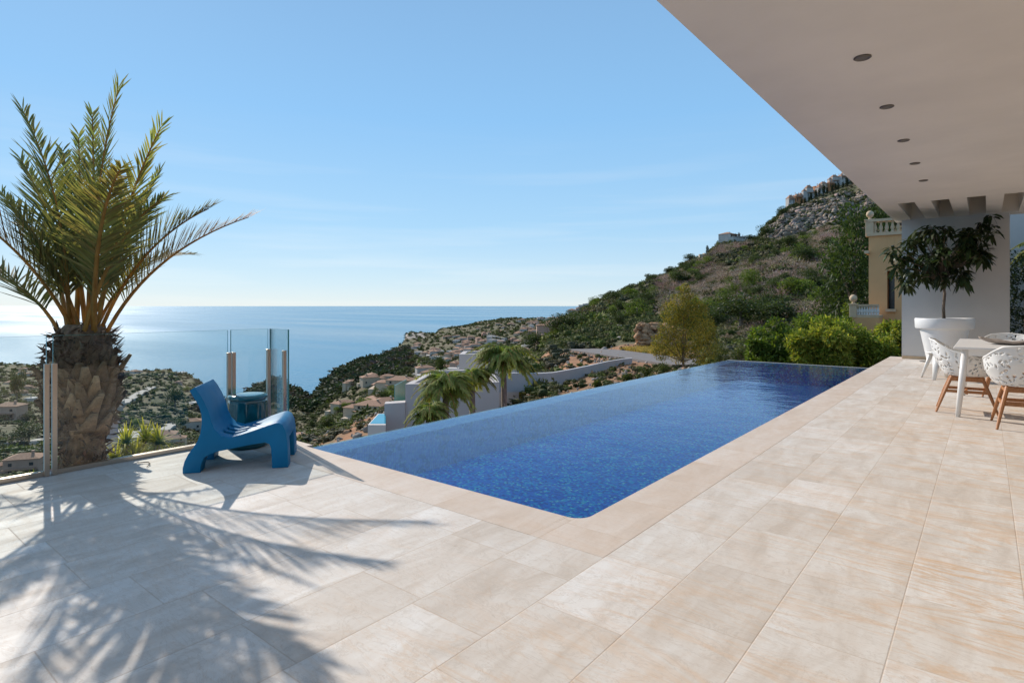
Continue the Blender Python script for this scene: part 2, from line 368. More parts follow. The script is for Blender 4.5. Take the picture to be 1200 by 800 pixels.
def crown_mesh(lumps, n, L, W, base, rng, droop=.1, inner=.55, flat=1.0, alt=None, altf=.2, core=False):
    lc = np.array([l[0] for l in lumps], float); lr = np.array([l[1] for l in lumps], float)
    if lr.ndim == 1: lr = np.stack([lr, lr, lr*flat], 1)
    w = lr.prod(1)**(2/3); w /= w.sum(); i = rng.choice(len(lumps), n, p=w)
    dr = nrm(rng.normal(size=(n, 3))); rad = inner+(1-inner)*rng.random((n, 1))**.6
    P = lc[i]+dr*lr[i]*rad
    D = dr*.7+rng.normal(size=(n, 3))*.55; D[:, 2] -= droop
    V, F = leafquads(P, D, L*rng.uniform(.6, 1.3, n), W*rng.uniform(.7, 1.2, n), rng=rng, fold=.15)
    lt = rng.uniform(.75, 1.3, (len(lumps), 1))[i]                 # each bough its own tone
    b = np.asarray(base)*lt
    if alt is not None: b = np.where(rng.random((n, 1)) < altf, np.asarray(alt), b)
    return np_mesh(V, F, cols(n, 4, b, .25, .1, rng))
def rand_lumps(rng, k, c, rx, ry, rz, r0, r1, low=0.0):
    out = []
    for _ in range(k):
        d = rng.normal(size=3); d /= np.linalg.norm(d); s = rng.random()**.45
        out.append(((c[0]+d[0]*rx*s, c[1]+d[1]*ry*s, c[2]+d[2]*rz*s), rng.uniform(r0, r1)))
    return out
def copy_tree(o, parent=None):
    c = o.copy(); COL.objects.link(c)
    if parent is not None: c.parent = parent
    for ch in list(o.children): copy_tree(ch, c)
    return c

# ------------------------------------------------------------------ terrain (surveyed profile per bearing)
SEA = -180.0
prof = {
 -420: [(20,600),(60,540),(150,505),(300,475),(500,450),(900,428),(1100,426),(1180,450)],
 -150: [(20,600),(60,545),(150,505),(300,475),(500,452),(900,427),(1100,425),(1180,450)],
 0:   [(30,600),(60,556),(100,530),(200,500),(350,470),(600,442),(900,427),(1000,426),(1080,445)],
 45:  [(30,600),(60,556),(100,532),(200,502),(350,472),(600,445),(900,428),(1000,428),(1060,450)],
 60:  [(30,600),(60,556),(100,535),(200,505),(350,478),(600,450),(880,440),(960,444),(1030,465)],
 100: [(30,600),(60,550),(120,532),(250,503),(450,472),(650,446),(780,440),(830,444),(900,470)],
 150: [(30,592),(60,545),(120,530),(250,502),(450,472),(650,443),(760,436),(820,440),(880,470)],
 190: [(30,590),(60,545),(120,530),(250,503),(450,474),(650,442),(740,432),(800,436),(860,468)],
 222: [(30,590),(60,545),(120,532),(250,508),(450,480),(620,452),(720,438),(770,446),(840,478)],
 240: [(30,590),(60,545),(120,535),(250,512),(430,488),(560,468),(660,456),(720,462),(800,500)],
 262: [(30,590),(60,545),(120,535),(250,515),(400,494),(520,479),(600,470),(660,474),(740,520)],
 285: [(30,590),(60,542),(120,530),(250,516),(400,488),(520,470),(600,464),(660,468),(740,520)],
 305: [(30,590),(60,540),(120,530),(250,514),(400,482),(520,462),(600,453),(650,455),(740,510)],
 326: [(30,590),(60,538),(120,525),(250,513),(400,480),(520,458),(600,447),(650,447),(740,500)],
 345: [(30,590),(60,535),(120,518),(250,508),(400,484),(520,466),(600,457),(650,458),(740,520)],
 365: [(30,580),(60,526),(120,512),(250,502),(400,488),(520,476),(600,468),(650,469),(740,520)],
 385: [(30,560),(60,517),(120,504),(250,494),(400,476),(520,462),(620,448),(690,446),(770,500)],
 400: [(30,555),(60,508),(120,498),(250,488),(400,466),(520,452),(640,435),(720,431),(790,480)],
 430: [(30,545),(60,500),(120,487),(250,472),(400,452),(520,440),(640,427),(760,421),(850,470)],
 452: [(30,540),(60,495),(120,480),(250,463),(400,447),(560,432),(700,422),(860,414),(980,450)],
 466: [(30,535),(60,490),(120,474),(250,458),(400,443),(600,427),(760,416),(950,404),(1080,430)],
 477: [(30,530),(60,485),(120,470),(250,455),(400,441),(600,425),(800,410),(1060,392),(1160,391),(1240,430)],
 520: [(30,520),(60,475),(120,462),(250,447),(400,434),(700,412),(1100,393),(1400,384),(1550,383),(1650,400)],
 560: [(30,505),(60,470),(120,455),(250,442),(400,428),(700,405),(1100,388),(1500,379),(1750,377),(1850,390)],
 600: [(20,520),(30,480),(60,455),(120,448),(250,432),(400,420),(700,402),(1100,385),(1500,376),(1800,373),(1900,386)],
 630: [(20,510),(28,460),(36,450),(60,430),(100,415),(150,410),(250,412),(400,408),(700,395),(1100,381),(1500,374),(1800,374),(1900,386)],
 652: [(16,520),(25,462),(32,450),(50,424),(80,405),(110,396),(170,392),(300,390),(450,386),(700,383),(1100,378),(1500,374),(1800,375),(1900,386)],
 672: [(16,505),(25,460),(34,440),(50,414),(80,398),(120,386),(170,378),(220,371),(300,374),(500,385),(800,388)],
 700: [(16,490),(24,455),(32,438),(42,420),(52,411),(62,407),(75,401),(100,388),(150,370),(200,359),(260,352),(320,358),(420,380)],
 740: [(16,475),(24,448),(34,430),(44,418),(52,413),(60,408),(66,400),(85,390),(120,374),(200,346),(270,337),(330,342),(430,360)],
 770: [(16,465),(24,440),(34,428),(44,420),(54,413),(60,408),(68,392),(85,383),(120,368),(200,343),(290,325),(350,330),(450,350)],
 820: [(16,455),(24,435),(34,426),(50,416),(64,406),(90,390),(130,365),(200,335),(310,302),(370,306),(450,330)],
 850: [(16,450),(24,434),(40,420),(60,407),(100,382),(150,352),(220,318),(320,284),(380,287),(450,310)],
 885: [(16,445),(24,430),(40,415),(60,400),(100,370),(150,342),(220,312),(320,283),(380,283),(450,300)],
 903: [(16,442),(24,428),(40,412),(60,395),(100,365),(150,335),(220,305),(318,282),(328,266),(360,258),(400,262),(500,290)],
 930: [(16,440),(24,426),(40,408),(60,390),(100,358),(150,328),(220,300),(310,279),(322,258),(350,246),(380,240),(450,258)],
 990: [(16,435),(24,420),(40,402),(60,382),(100,350),(150,318),(220,288),(300,266),(320,244),(370,224),(400,214),(480,235)],
 1040:[(16,432),(24,415),(40,398),(60,378),(100,345),(150,310),(220,275),(300,245),(320,228),(370,205),(410,194),(500,215)],
 1100:[(16,430),(24,412),(40,392),(60,370),(100,335),(150,300),(220,262),(300,228),(400,178),(500,190)],
 1250:[(16,430),(24,410),(40,388),(60,365),(100,330),(150,295),(220,258),(300,222),(400,172),(500,185)],
 1900:[(16,430),(24,410),(40,388),(60,365),(100,330),(150,295),(220,258),(300,222),(400,172),(500,185)],
}
ND = 300; LD0, LD1 = math.log(5.0), math.log(2600.0); LDg = np.linspace(LD0, LD1, ND); Dg = np.exp(LDg)
keys = sorted(prof)
def zprofile(nodes):
    d = [5.0, 9.0]+[n[0] for n in nodes]; z = [-3.8, -4.2]+[H-(n[1]-358)/FPX*n[0] for n in nodes]
    if nodes[0][0] > 20: d.insert(2, 15.0); z.insert(2, -5.2)
    zl, dl = z[-1], d[-1]; d.append(dl*1.0+abs(zl-SEA+25)*1.6+40); z.append(SEA-30)
    return np.interp(LDg, np.log(d), z)
PR = np.array([zprofile(prof[k]) for k in keys])
PXS = np.concatenate([np.arange(-420, -60, 20), np.arange(-60, 1260, 4), np.arange(1260, 1901, 20)]).astype(float)
def colz(px):
    i = int(np.clip(np.searchsorted(keys, px)-1, 0, len(keys)-2)); t = (px-keys[i])/(keys[i+1]-keys[i]); t = min(max(t, 0), 1); t = t*t*(3-2*t)
    return PR[i]*(1-t)+PR[i+1]*t
ZG = np.array([colz(p) for p in PXS])
_perm = np.random.default_rng(3).random((256, 256))
def vnoise(x, y):
    xi, yi = np.floor(x).astype(int), np.floor(y).astype(int); fx, fy = x-xi, y-yi; fx = fx*fx*(3-2*fx); fy = fy*fy*(3-2*fy)
    g = lambda a, b: _perm[a % 256, b % 256]
    return (g(xi, yi)*(1-fx)+g(xi+1, yi)*fx)*(1-fy)+(g(xi, yi+1)*(1-fx)+g(xi+1, yi+1)*fx)*fy
def fbm(x, y, o=5):
    s, a, t = 0, 1, 0
    for k in range(o): s = s+a*(vnoise(x*2**k+17*k, y*2**k+31*k)-.5); t += a; a *= .5
    return s/t*2
PXm, DM = np.meshgrid(PXS, Dg, indexing='ij'); XC = (PXm-600)/FPX*DM
WX = XC*CT-DM*ST; WY = XC*ST+DM*CT
amp = np.clip(DM*.010, .10, 5.0)
def rockmask(px, d, y=None):
    a = ((px > 896) & (px < 1400) & (d > 305) & (d < 352)).astype(float)      # the crag below the hilltop street
    b = ((px > 466) & (px < 500) & (d > 980) & (d < 1150)).astype(float)
    return np.maximum(a, b)
rk = rockmask(PXm, DM)
ZG = ZG+fbm(WX/(14+DM*.03), WY/(14+DM*.03))*amp
ZG = ZG+rk*(np.abs(fbm(WX/9, WY/9, 5))*7-1.5)*np.clip((PXm-896)/25, 0, 1)
ROAD = [(830, 34, 427), (800, 38, 423), (775, 42, 420), (750, 46, 417), (725, 50, 413.5), (700, 56, 410), (675, 64, 408.5)]
_rp = []
for (a_, b_) in zip(ROAD, ROAD[1:]):
    for k_ in range(12): u_ = k_/12; _rp.append(pp(*[(a_[0]*(1-u_)+b_[0]*u_), (a_[2]*(1-u_)+b_[2]*u_), (a_[1]*(1-u_)+b_[1]*u_)]))
_rp = np.array(_rp); _i, _j = np.where((PXm > 600) & (PXm < 900) & (DM > 26) & (DM < 76))
_dd = np.hypot(WX[_i, _j][:, None]-_rp[None, :, 0], WY[_i, _j][:, None]-_rp[None, :, 1]); _n = _dd.argmin(1); _dm = _dd.min(1); _w = np.clip((5.2-_dm)/2.4, 0, 1)
ZG[_i, _j] = ZG[_i, _j]*(1-_w)+(_rp[_n, 2]-.16)*_w
def terr(px, d):
    i = np.clip(np.interp(px, PXS, np.arange(len(PXS))), 0, len(PXS)-1.001); j = np.clip((np.log(d)-LD0)/(LD1-LD0)*(ND-1), 0, ND-1.001)
    i0 = np.floor(i).astype(int); j0 = np.floor(j).astype(int); a = i-i0; b = j-j0
    return (ZG[i0, j0]*(1-a)+ZG[i0+1, j0]*a)*(1-b)+(ZG[i0, j0+1]*(1-a)+ZG[i0+1, j0+1]*a)*b
def terr_at(px, d): return float(terr(np.array([px]), np.array([d]))[0])
def on(px, d, dz=0.0): return pz(px, d, terr_at(px, d)+dz)
nP = len(PXS)
V = np.stack([WX, WY, ZG], 2).reshape(-1, 3); ii, jj = np.meshgrid(np.arange(nP-1), np.arange(ND-1), indexing='ij'); q = (ii*ND+jj).ravel()
F = np.stack([q, q+ND, q+ND+1, q+1], 1)
soil = np.array([.21, .14, .09]); dry = np.array([.17, .15, .085]); grn = np.array([.075, .085, .035]); rockc = np.array([.33, .28, .235]); red = np.array([.33, .16, .08])
n1 = np.clip(fbm(WX/22, WY/22)*1.4+.5, 0, 1)[..., None]; n2 = np.clip(fbm(WX/6+50, WY/6, 4)*1.6+.5, 0, 1)[..., None]
C = grn*(1-n1)+dry*n1; C = C*(1-.45*n2)+soil*.45*n2
rr_ = rk[..., None]; C = C*(1-rr_)+rockc*(.75+.5*n2)*rr_
nearm = (((PXm > 575) & (PXm < 850) & (DM < 64) & (DM > 15)).astype(float)*np.clip(1.3-n1[..., 0]*.6, 0, 1))[..., None]
C = C*(1-nearm)+(red*.75+soil*.25)*(.8+.4*n2)*nearm
redm = (((PXm > 370) & (PXm < 460) & (DM > 50) & (DM < 150)).astype(float)*np.clip(n2[..., 0]*1.5, 0, 1))[..., None]; C = C*(1-redm)+red*redm
o = link('hillside', np_mesh(V, F, C.reshape(-1, 3), True), M['terrain']); tag(o, kind='structure')

# sea
mb = MB(); mb.b.faces.new([mb.b.verts.new((200000*math.cos(a), 200000*math.sin(a), SEA)) for a in [2*math.pi*k/360 for k in range(360)]])
tag(mb.build('sea', M['sea']), kind='structure')

# ------------------------------------------------------------------ terrace, pool
XL, XP0, XP1, YP0, YP1 = -5.27, -4.51, -1.75, 2.79, 13.15
YE = 16.4
mb = MB()
mb.prism([(XL, -4), (5.5, -4), (5.5, YE), (-1.416, YE), (-1.416, 2.447), (XL, 2.447)], -.03, 0)
tag(mb.build('terrace', M['tile']), kind='structure')
# coping round the pool with the small rounded corner
def arc(cx, cy, r, a0, a1, n=8): return [(cx+r*math.cos(R(a0+(a1-a0)*k/n)), cy+r*math.sin(R(a0+(a1-a0)*k/n))) for k in range(n+1)]
rc = .10
mb = MB(); mb.prism([(-1.4162, 2.4472), (-1.4162, YE), (XP1, YE), (XP1, YP0+rc)]+arc(XP1-rc, YP0+rc, rc, 0, -90)[1:]+[(XP1-rc-.001, 2.4472)], -.034, .0006)
tag(mb.build('pool_surround', M['coping']), kind='structure')
mb = MB(); mb.prism([(XL, 2.4472), (XP1-rc-.0015, 2.4472), (XP1-rc-.0015, YP0), (XP0, YP0), (XP0, YP0+.06), (XL, YP0+.06)], -.034, .0008)
tag(mb.build('pool_surround', M['coping_x']), kind='structure')
mb = MB(); mb.box(XL+.02, 5.48, -3.98, 2.43, -4.2, -.034); mb.box(-1.40, 5.48, 2.43, YE-.02, -4.2, -.034); mb.box(XL+.02, -1.42, 2.431, 2.60, -4.2, -.036)
tag(mb.build('terrace_base', M['render']), kind='structure')
# pink granite edge under the balustrade
mb = MB(); mb.box(XL-.10, XL+.0, -4, YP0+.06, -.12, -.006)
tag(mb.build('terrace_edge', plain('rosy edging stone', (.45, .29, .23), .7, .1, 9)), kind='structure')

pool = thing('swimming_pool', 'long infinity pool of blue mosaic beside the pale stone terrace', 'swimming pool', (XP0, YP0, 0))
D_ = .42; WZ = -.022
mb = MB(); mb.box(XP0, XP1-.002, YP0+.04, YP1, -D_-.05, -D_)                                       # floor
mb.box(XP1, XP1+.05, YP0, YP1+.2, -D_-.05, -.036); mb.box(XP0, XP1-.002, YP0-.14, YP0+.0, -D_-.05, -.037)  # side walls
mb.build('basin', M['mosaic'], pool)
mb = MB(); mb.box(XP0+.27, XP1-.003, YP0+.001, YP0+.36, -D_+.001, -.20); mb.build('step', M['mosaic'], pool)
mb = MB(); mb.box(XP0-.02, XP0+.26, YP0+.005, YP1+.2, -3.6, -.030); mb.build('overflow_wall', M['mosaic_weir'], pool, bevel=.01)
mb = MB(); mb.box(XP0+.262, XP1+.2, YP1-.12, YP1+.02, -3.6, -.030); mb.build('end_wall', M['mosaic'], pool)
mb = MB(); mb.box(XP0+.02, XP1+.1, YP1+.021, YP1+.16, -.6, -.018); mb.build('rim', plain('wet grey rim', (.22, .22, .22), .5, .1, 5), pool)
mb = MB(); nx, ny = 2, 2
vv = [mb.b.verts.new(p) for p in ((XP0-.021, YP0+.003, WZ), (XP1-.003-rc*.0, YP0+.003, WZ), (XP1-.003, YP1+.02, WZ), (XP0-.021, YP1+.02, WZ))]; mb.b.faces.new(vv)
tag(mb.build('pool_water', M['poolwater']), kind='structure')
mb = MB(); mb.box(XP0-1.1, XP0-.03, YP0, YP1+.2, -3.7, -3.5); tag(mb.build('overflow_ledge', M['greywall']), kind='structure')
# planting bed below the terrace edge on the seaward side
mb = MB(); mb.box(-8.3, XL-.12, -4, 5.2, -4.6, -1.1); tag(mb.build('planting_bed', M['soil']), kind='structure')

# ------------------------------------------------------------------ villa: roof slab with slots, wall
CZ = 3.13
villa = thing('villa', 'flat white roof slab and pale wall of the villa over the terrace', 'house', (-1.5, 15.9, 0))
mb = MB(); SX0, SX1 = -1.62, 6.0
mb.box(SX0, SX1, -5.5, 13.25, CZ, CZ+.42)
slots = [(-1.305+.52*k, -1.035+.52*k) for k in range(14)]
x = SX0
for a_, b_ in slots:
    mb.box(x, a_, 13.25, 15.86, CZ, CZ+.42); x = b_
mb.box(x, SX1, 13.25, 15.86, CZ, CZ+.42)
mb.box(SX0, SX1, 15.86, 16.35, CZ+.001, CZ+.42)
mb.box(SX0, SX1, 13.25, 16.35, CZ+.423, CZ+.50)
bmesh.ops.remove_doubles(mb.b, verts=mb.b.verts, dist=1e-5)
mb.build('roof_slab', M['ceiling'], villa)
mb = MB(); mb.box(-1.48, .39, 15.90, 16.22, 0, CZ-.001); mb.build('wall', M['render'], villa)
mb = MB(); mb.box(5.0, 5.3, -4, 13.3, 0.0, CZ-.002); mb.build('wall', M['render'], villa)
for k in range(4): mb = MB(); mb.box(4.95, 4.998, -2.5+3.6*k, .6+3.6*k, .05, 2.5); mb.build('window', M['window'], villa)
mb = MB(); mb.box(-1.47, .38, 15.885, 15.899, .0, .07); mb.build('skirting', M['ochrestone'], villa)

for k, yy in enumerate((5.26, 6.71, 8.20, 9.62, 11.02)):
    ordn = ['largest ceiling light, nearest above the terrace', 'second ceiling light of the row above the terrace', 'middle ceiling light of the row above the terrace', 'fourth ceiling light of the row above the terrace', 'smallest ceiling light, farthest along the soffit'][k]
    t = thing('ceiling_light', 'round recessed ' + ordn, 'ceiling light', (-.745, yy, CZ), 0, 'recessed lights along the soffit')
    mb = MB(); mb.lathe([(.040, -.001), (.060, -.001), (.062, -.007), (.053, -.013), (.040, -.008)], 28)
    mb.build('trim_ring', M['metal_light'], t, world=False, smooth=False)
    mb = MB(); mb.lathe([(.0, -.004), (.039, -.004), (.039, -.0005), (.0, -.0005)], 24); mb.build('lens', M['lens'], t, world=False)

# ------------------------------------------------------------------ glass balustrade
GX = -5.17; GT = .985
fence = thing('glass_balustrade', 'frameless glass balustrade with steel posts along the terrace edge', 'balustrade', (GX, 2.4, 0))
def panel(p0, p1, top=GT):
    p0, p1 = Vector((*p0, 0)), Vector((*p1, 0)); d = (p1-p0); L = d.length; ang = math.atan2(d.y, d.x); T = Matrix.Translation(p0) @ Matrix.Rotation(ang, 4, 'Z')
    mb = MB(); mb.box(0.0, L, -.006, .006, .03, top, T); g = mb.build('glass_panel', M['glass'], fence)
    mb = MB(); mb.box(-.0005, L+.0005, -.0065, .0065, top+.0003, top+.0018, T); mb.box(-.002, -.0005, -.0065, .0065, .03, top, T); mb.box(L+.0005, L+.002, -.0065, .0065, .03, top, T)
    mb.build('edge', M['glassedge'], g)
    mb = MB(); mb.box(0, L, -.022, -.0075, .0015, .034, T); mb.box(0, L, .0075, .022, .0015, .034, T); mb.build('channel', M['steel'], fence)
def post(x, y, h=.80, w=.030):
    mb = MB(); mb.box(x-w/2, x+w/2, y-w/2, y+w/2, .002, h); mb.build('post', M['steel'], fence, bevel=.002)
panel((GX, -1.25), (GX, -.02)); panel((GX, .0), (GX, 1.155)); panel((GX, 1.195), (GX, 2.43)); panel((GX, 2.46), (GX, 2.80)); panel((GX+.02, 2.815), (-4.84, 2.815))
for y in (-.03, .01, 1.150, 1.195, 2.428, 2.468): post(GX+.032, y, .79)
post(GX+.03, 2.79, .80); post(-4.865, 2.79, .80)

# ------------------------------------------------------------------ blue lounge chair
def lounge_profile():
    s = 6.667
    pts = [(112,128),(150,100),(190,150),(228,215),(260,285),(282,365),(310,430),(360,476),(430,490),(515,468),(600,441),(700,406),(780,379),(812,378),(842,394),(864,440),(876,520),(882,620),(885,716),
           (758,720),(755,650),(750,580),(737,543),(700,531),(630,542),(560,555),(450,577),(330,602),(270,625),(228,650),(210,690),(200,730),(198,766),(58,770),(58,735),(72,680),(102,622),(140,572),(175,520),(198,455),(208,385),(205,315),(187,250),(152,190)]
    # near side plane: from (x -2.35, d 4.185) along (.69,.165)
    o0 = Vector((-2.35, 4.185)); ax = Vector((.69, .165)).normalized(); out = []
    for zx, zy in pts:
        px = 205+zx/s; py = 440+zy/s; t = (px-600)/FPX
        # o0.x + a*ax.x = t*(o0.y + a*ax.y)
        a_ = (t*o0.y-o0.x)/(ax.x-t*ax.y); d = o0.y+a_*ax.y; out.append((a_, H-(py-358)/FPX*d))
    return out, o0, ax
pf, o0, ax = lounge_profile()
zmin = min(p[1] for p in pf); pf = [(a_, max(z-zmin, 0) if z-zmin > .012 else 0.0) for a_, z in pf]
base = cw(o0.x, o0.y, 0); axw = cw(ax.x, ax.y, 0); yaw = math.atan2(axw.y, axw.x)
chair = thing('lounge_chair', 'low bright blue moulded plastic lounge chair on the terrace by the glass', 'chair', base, yaw)
WID = .52
def extrude_profile(pf, w):
    b = bmesh.new(); a = [b.verts.new((x, 0, z)) for x, z in pf]; c = [b.verts.new((x, w, z)) for x, z in pf]; n = len(pf)
    b.faces.new(a); b.faces.new(c[::-1])
    for i in range(n): b.faces.new((a[(i+1) % n], a[i], c[i], c[(i+1) % n]))
    bmesh.ops.recalc_face_normals(b, faces=b.faces); return b
b = extrude_profile(pf, WID); me = bpy.data.meshes.new('body'); b.to_mesh(me); b.free()
body = link('body', me, M['bluechair'], chair, world=False)
cut = MB()
for y0 in (.105, .215, .325): cut.box(.235, .40, y0, y0+.055, .10, .55)
cut.box(.50, .80, .13, .37, -.1, .20); cut.box(-.1, .145, .13, .37, -.1, .10)
cme = bpy.data.meshes.new('cut'); bmesh.ops.recalc_face_normals(cut.b, faces=cut.b.faces); cut.b.to_mesh(cme); cob = bpy.data.objects.new('cut', cme); COL.objects.link(cob); cob.parent = chair
bpy.context.view_layer.update()
md = body.modifiers.new('b', 'BOOLEAN'); md.operation = 'DIFFERENCE'; md.solver = 'EXACT'; md.object = cob; md.use_self = True
md2 = body.modifiers.new('v', 'BEVEL'); md2.width = .011; md2.segments = 3; md2.limit_method = 'ANGLE'; md2.angle_limit = R(40)
dg = bpy.context.evaluated_depsgraph_get(); dg.update(); nm = bpy.data.meshes.new_from_object(body.evaluated_get(dg)); body.modifiers.clear(); body.data = nm; nm.name = 'body'
bpy.data.objects.remove(cob); nm.polygons.foreach_set('use_smooth', [True]*len(nm.polygons))
if not nm.materials: nm.materials.append(M['bluechair'])
nm.set_sharp_from_angle(angle=R(50))

# teal stool
sp_ = pz(290.5, 5.02, 0)
t = thing('garden_stool', 'glossy dark teal ribbed garden stool behind the blue chair', 'stool', sp_)
mb = MB(); mb.lathe([(.0, .003), (.155, .003), (.168, .02), (.166, .08), (.160, .25), (.152, .37), (.150, .40), (.142, .405), (.0, .405)], 72, fn=lambda a_, z: 1+.022*math.cos(a_*12)*(1 if .03 < z < .38 else 0))
mb.build('body', M['teal'], t, world=False, smooth=True)
mb = MB(); mb.lathe([(.0, .4055), (.150, .4055), (.158, .415), (.158, .432), (.150, .441), (.10, .445), (.0, .446)], 48); mb.build('seat', plain('teal glazed seat', (.015, .15, .18), .15, .1, 9, coat=.5), t, world=False, smooth=True)

# ------------------------------------------------------------------ date palm beyond the glass
def frond_arrays(P0, P1, P2, leaf, rng, n=62, vee=.45, wid=.024, start=.16, sweep=.62, upref=(0, 0, 1), base=(.075, .095, .03), tip=(.16, .13, .04), droop=.12, r0=.016):
    P0, P1, P2 = (np.array(p, float) for p in (P0, P1, P2))
    t = np.linspace(start, .995, n); t = np.repeat(t, 2); side = np.tile([1., -1.], n)
    t = np.clip(t+rng.normal(0, .004, 2*n), 0, 1)
    B = lambda t: ((1-t)**2)[:, None]*P0+(2*t*(1-t))[:, None]*P1+(t**2)[:, None]*P2
    T = nrm((2*(1-t))[:, None]*(P1-P0)+(2*t)[:, None]*(P2-P1)); up = np.array(upref, float)[None]
    S = nrm(np.cross(T, up)); N = nrm(np.cross(S, T)); P = B(t)
    ln = leaf*(.35+.65*np.sin(np.clip((t-start)/(1-start)*1.05+.22, 0, 1)*math.pi)**.8)*rng.uniform(.82, 1.12, 2*n)
    al = sweep*(1.15-.55*t)+rng.normal(0, .07, 2*n); be = vee+rng.normal(0, .16, 2*n)
    D = T*np.cos(al)[:, None]+(S*side[:, None]*np.cos(be)[:, None]+N*np.sin(be)[:, None])*np.sin(al)[:, None]
    D = nrm(D+rng.normal(0, .05, (2*n, 3))); D2 = nrm(D+np.array([0, 0, -droop])[None]*rng.uniform(.3, 1.6, (2*n, 1)))
    wv = nrm(np.cross(D, N)); w = wid*rng.uniform(.8, 1.2, 2*n)[:, None]; L = ln[:, None]
    m1 = P+D*L*.35; m2 = P+D*L*.35+D2*L*.38; e = P+D*L*.35+D2*L*.65
    Vv = np.stack([P-wv*w*.25, P+wv*w*.25, m1+wv*w*.5, m1-wv*w*.5, m2+wv*w*.36, m2-wv*w*.36, e+wv*w*.03, e-wv*w*.03], 1).reshape(-1, 3)
    k = np.arange(2*n)[:, None]*8
    Ff = np.concatenate([k+np.array([[0, 1, 2, 3]]), k+np.array([[3, 2, 4, 5]]), k+np.array([[5, 4, 6, 7]])])
    cb = np.array(base)[None]*(1-t[:, None]**1.5)+np.array(tip)[None]*t[:, None]**1.5
    Cc = cols(2*n, 8, cb, .3, .12, rng)
    # rachis as a four sided tapering rod
    tt = np.linspace(0, .98, 16); Pc = B(tt); Tt = nrm((2*(1-tt))[:, None]*(P1-P0)+(2*tt)[:, None]*(P2-P1)); S2 = nrm(np.cross(Tt, up)); N2 = nrm(np.cross(S2, Tt)); rr = (r0*(1-.85*tt)+.0015)[:, None]
    ring = np.stack([Pc+S2*rr*1.3, Pc+N2*rr, Pc-S2*rr*1.3, Pc-N2*rr], 1).reshape(-1, 3); o_ = len(Vv)
    f2 = [(o_+4*i+a, o_+4*i+(a+1) % 4, o_+4*i+4+(a+1) % 4, o_+4*i+4+a) for i in range(15) for a in range(4)]
    return np.concatenate([Vv, ring]), np.concatenate([Ff, np.array(f2)]), np.concatenate([Cc, cols(64, 1, (.42, .25, .08), .15, .05, rng)])
pr = np.random.default_rng(5)
CP = pz(97, 5.0, .93)
palm = thing('palm_tree', 'stocky date palm with shaggy trunk just beyond the glass panels', 'palm tree', (CP.x, CP.y, -1.1))
# trunk core
def trad(z): return .77*float(np.interp(z, [-1.2, -.3, .05, .15, .35, .60, .72, .85, .97, 1.05], [.22, .19, .20, .25, .29, .31, .31, .27, .23, .14]))
zs = np.linspace(-1.15, 1.04, 40); na = 48; Vv = []
for z in zs:
    for k in range(na):
        a_ = 2*math.pi*k/na; r = trad(z)*(1+.05*math.sin(a_*9+z*30)+.03*pr.normal()); Vv.append((CP.x+r*math.cos(a_), CP.y+r*math.sin(a_), z))
Ff = [(i*na+k, i*na+(k+1) % na, (i+1)*na+(k+1) % na, (i+1)*na+k) for i in range(39) for k in range(na)]
link('trunk', np_mesh(Vv, Ff, cols(len(Vv), 1, (.17, .115, .07), .35, .05, pr), True), M['palmbark'], palm)
# cut leaf bases (boots): wedges in a spiral
Vb, Fb, Cb = [], [], []
N_B = 250
for i in range(N_B):
    z = -1.0+1.75*(i/N_B)**.9; a_ = i*2.39996; r = trad(z); big = 1 if .08 < z < .62 else .45
    w = (.085+.06*pr.random())*big; L = (.13+.10*pr.random())*big; lean = (.22+.38*pr.random()) if big == 1 else .25; th = .022*big
    if z > .6: w *= .6; L *= .9
    rad = np.array([math.cos(a_), math.sin(a_), 0]); tan = np.array([-math.sin(a_), math.cos(a_), 0]); up = np.array([0, 0, 1.0])
    c = np.array([CP.x, CP.y, z])+rad*(r-.015); ax_ = up*math.cos(lean)+rad*math.sin(lean); nn = np.cross(tan, ax_)
    tipw = w*(.06+.16*pr.random()); sk = pr.normal()*.3
    a0 = c-tan*w*.6; a1 = c+tan*w*.6; b0 = c+ax_*L+tan*(sk*w-tipw); b1 = c+ax_*L+tan*(sk*w+tipw); nv = nn*th
    o_ = len(Vb); Vb += [a0-nv, a1-nv, b1-nv*.6, b0-nv*.6, a0+nv, a1+nv, b1+nv*.6, b0+nv*.6]
    Fb += [(o_+3, o_+2, o_+1, o_), (o_+4, o_+5, o_+6, o_+7), (o_, o_+1, o_+5, o_+4), (o_+1, o_+2, o_+6, o_+5), (o_+2, o_+3, o_+7, o_+6), (o_+3, o_, o_+4, o_+7)]
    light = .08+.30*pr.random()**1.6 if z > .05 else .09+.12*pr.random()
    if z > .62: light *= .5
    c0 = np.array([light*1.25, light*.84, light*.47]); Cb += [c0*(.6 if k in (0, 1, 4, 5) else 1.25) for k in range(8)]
link('leaf_bases', np_mesh(Vb, Fb, Cb), M['palmbark'], palm)
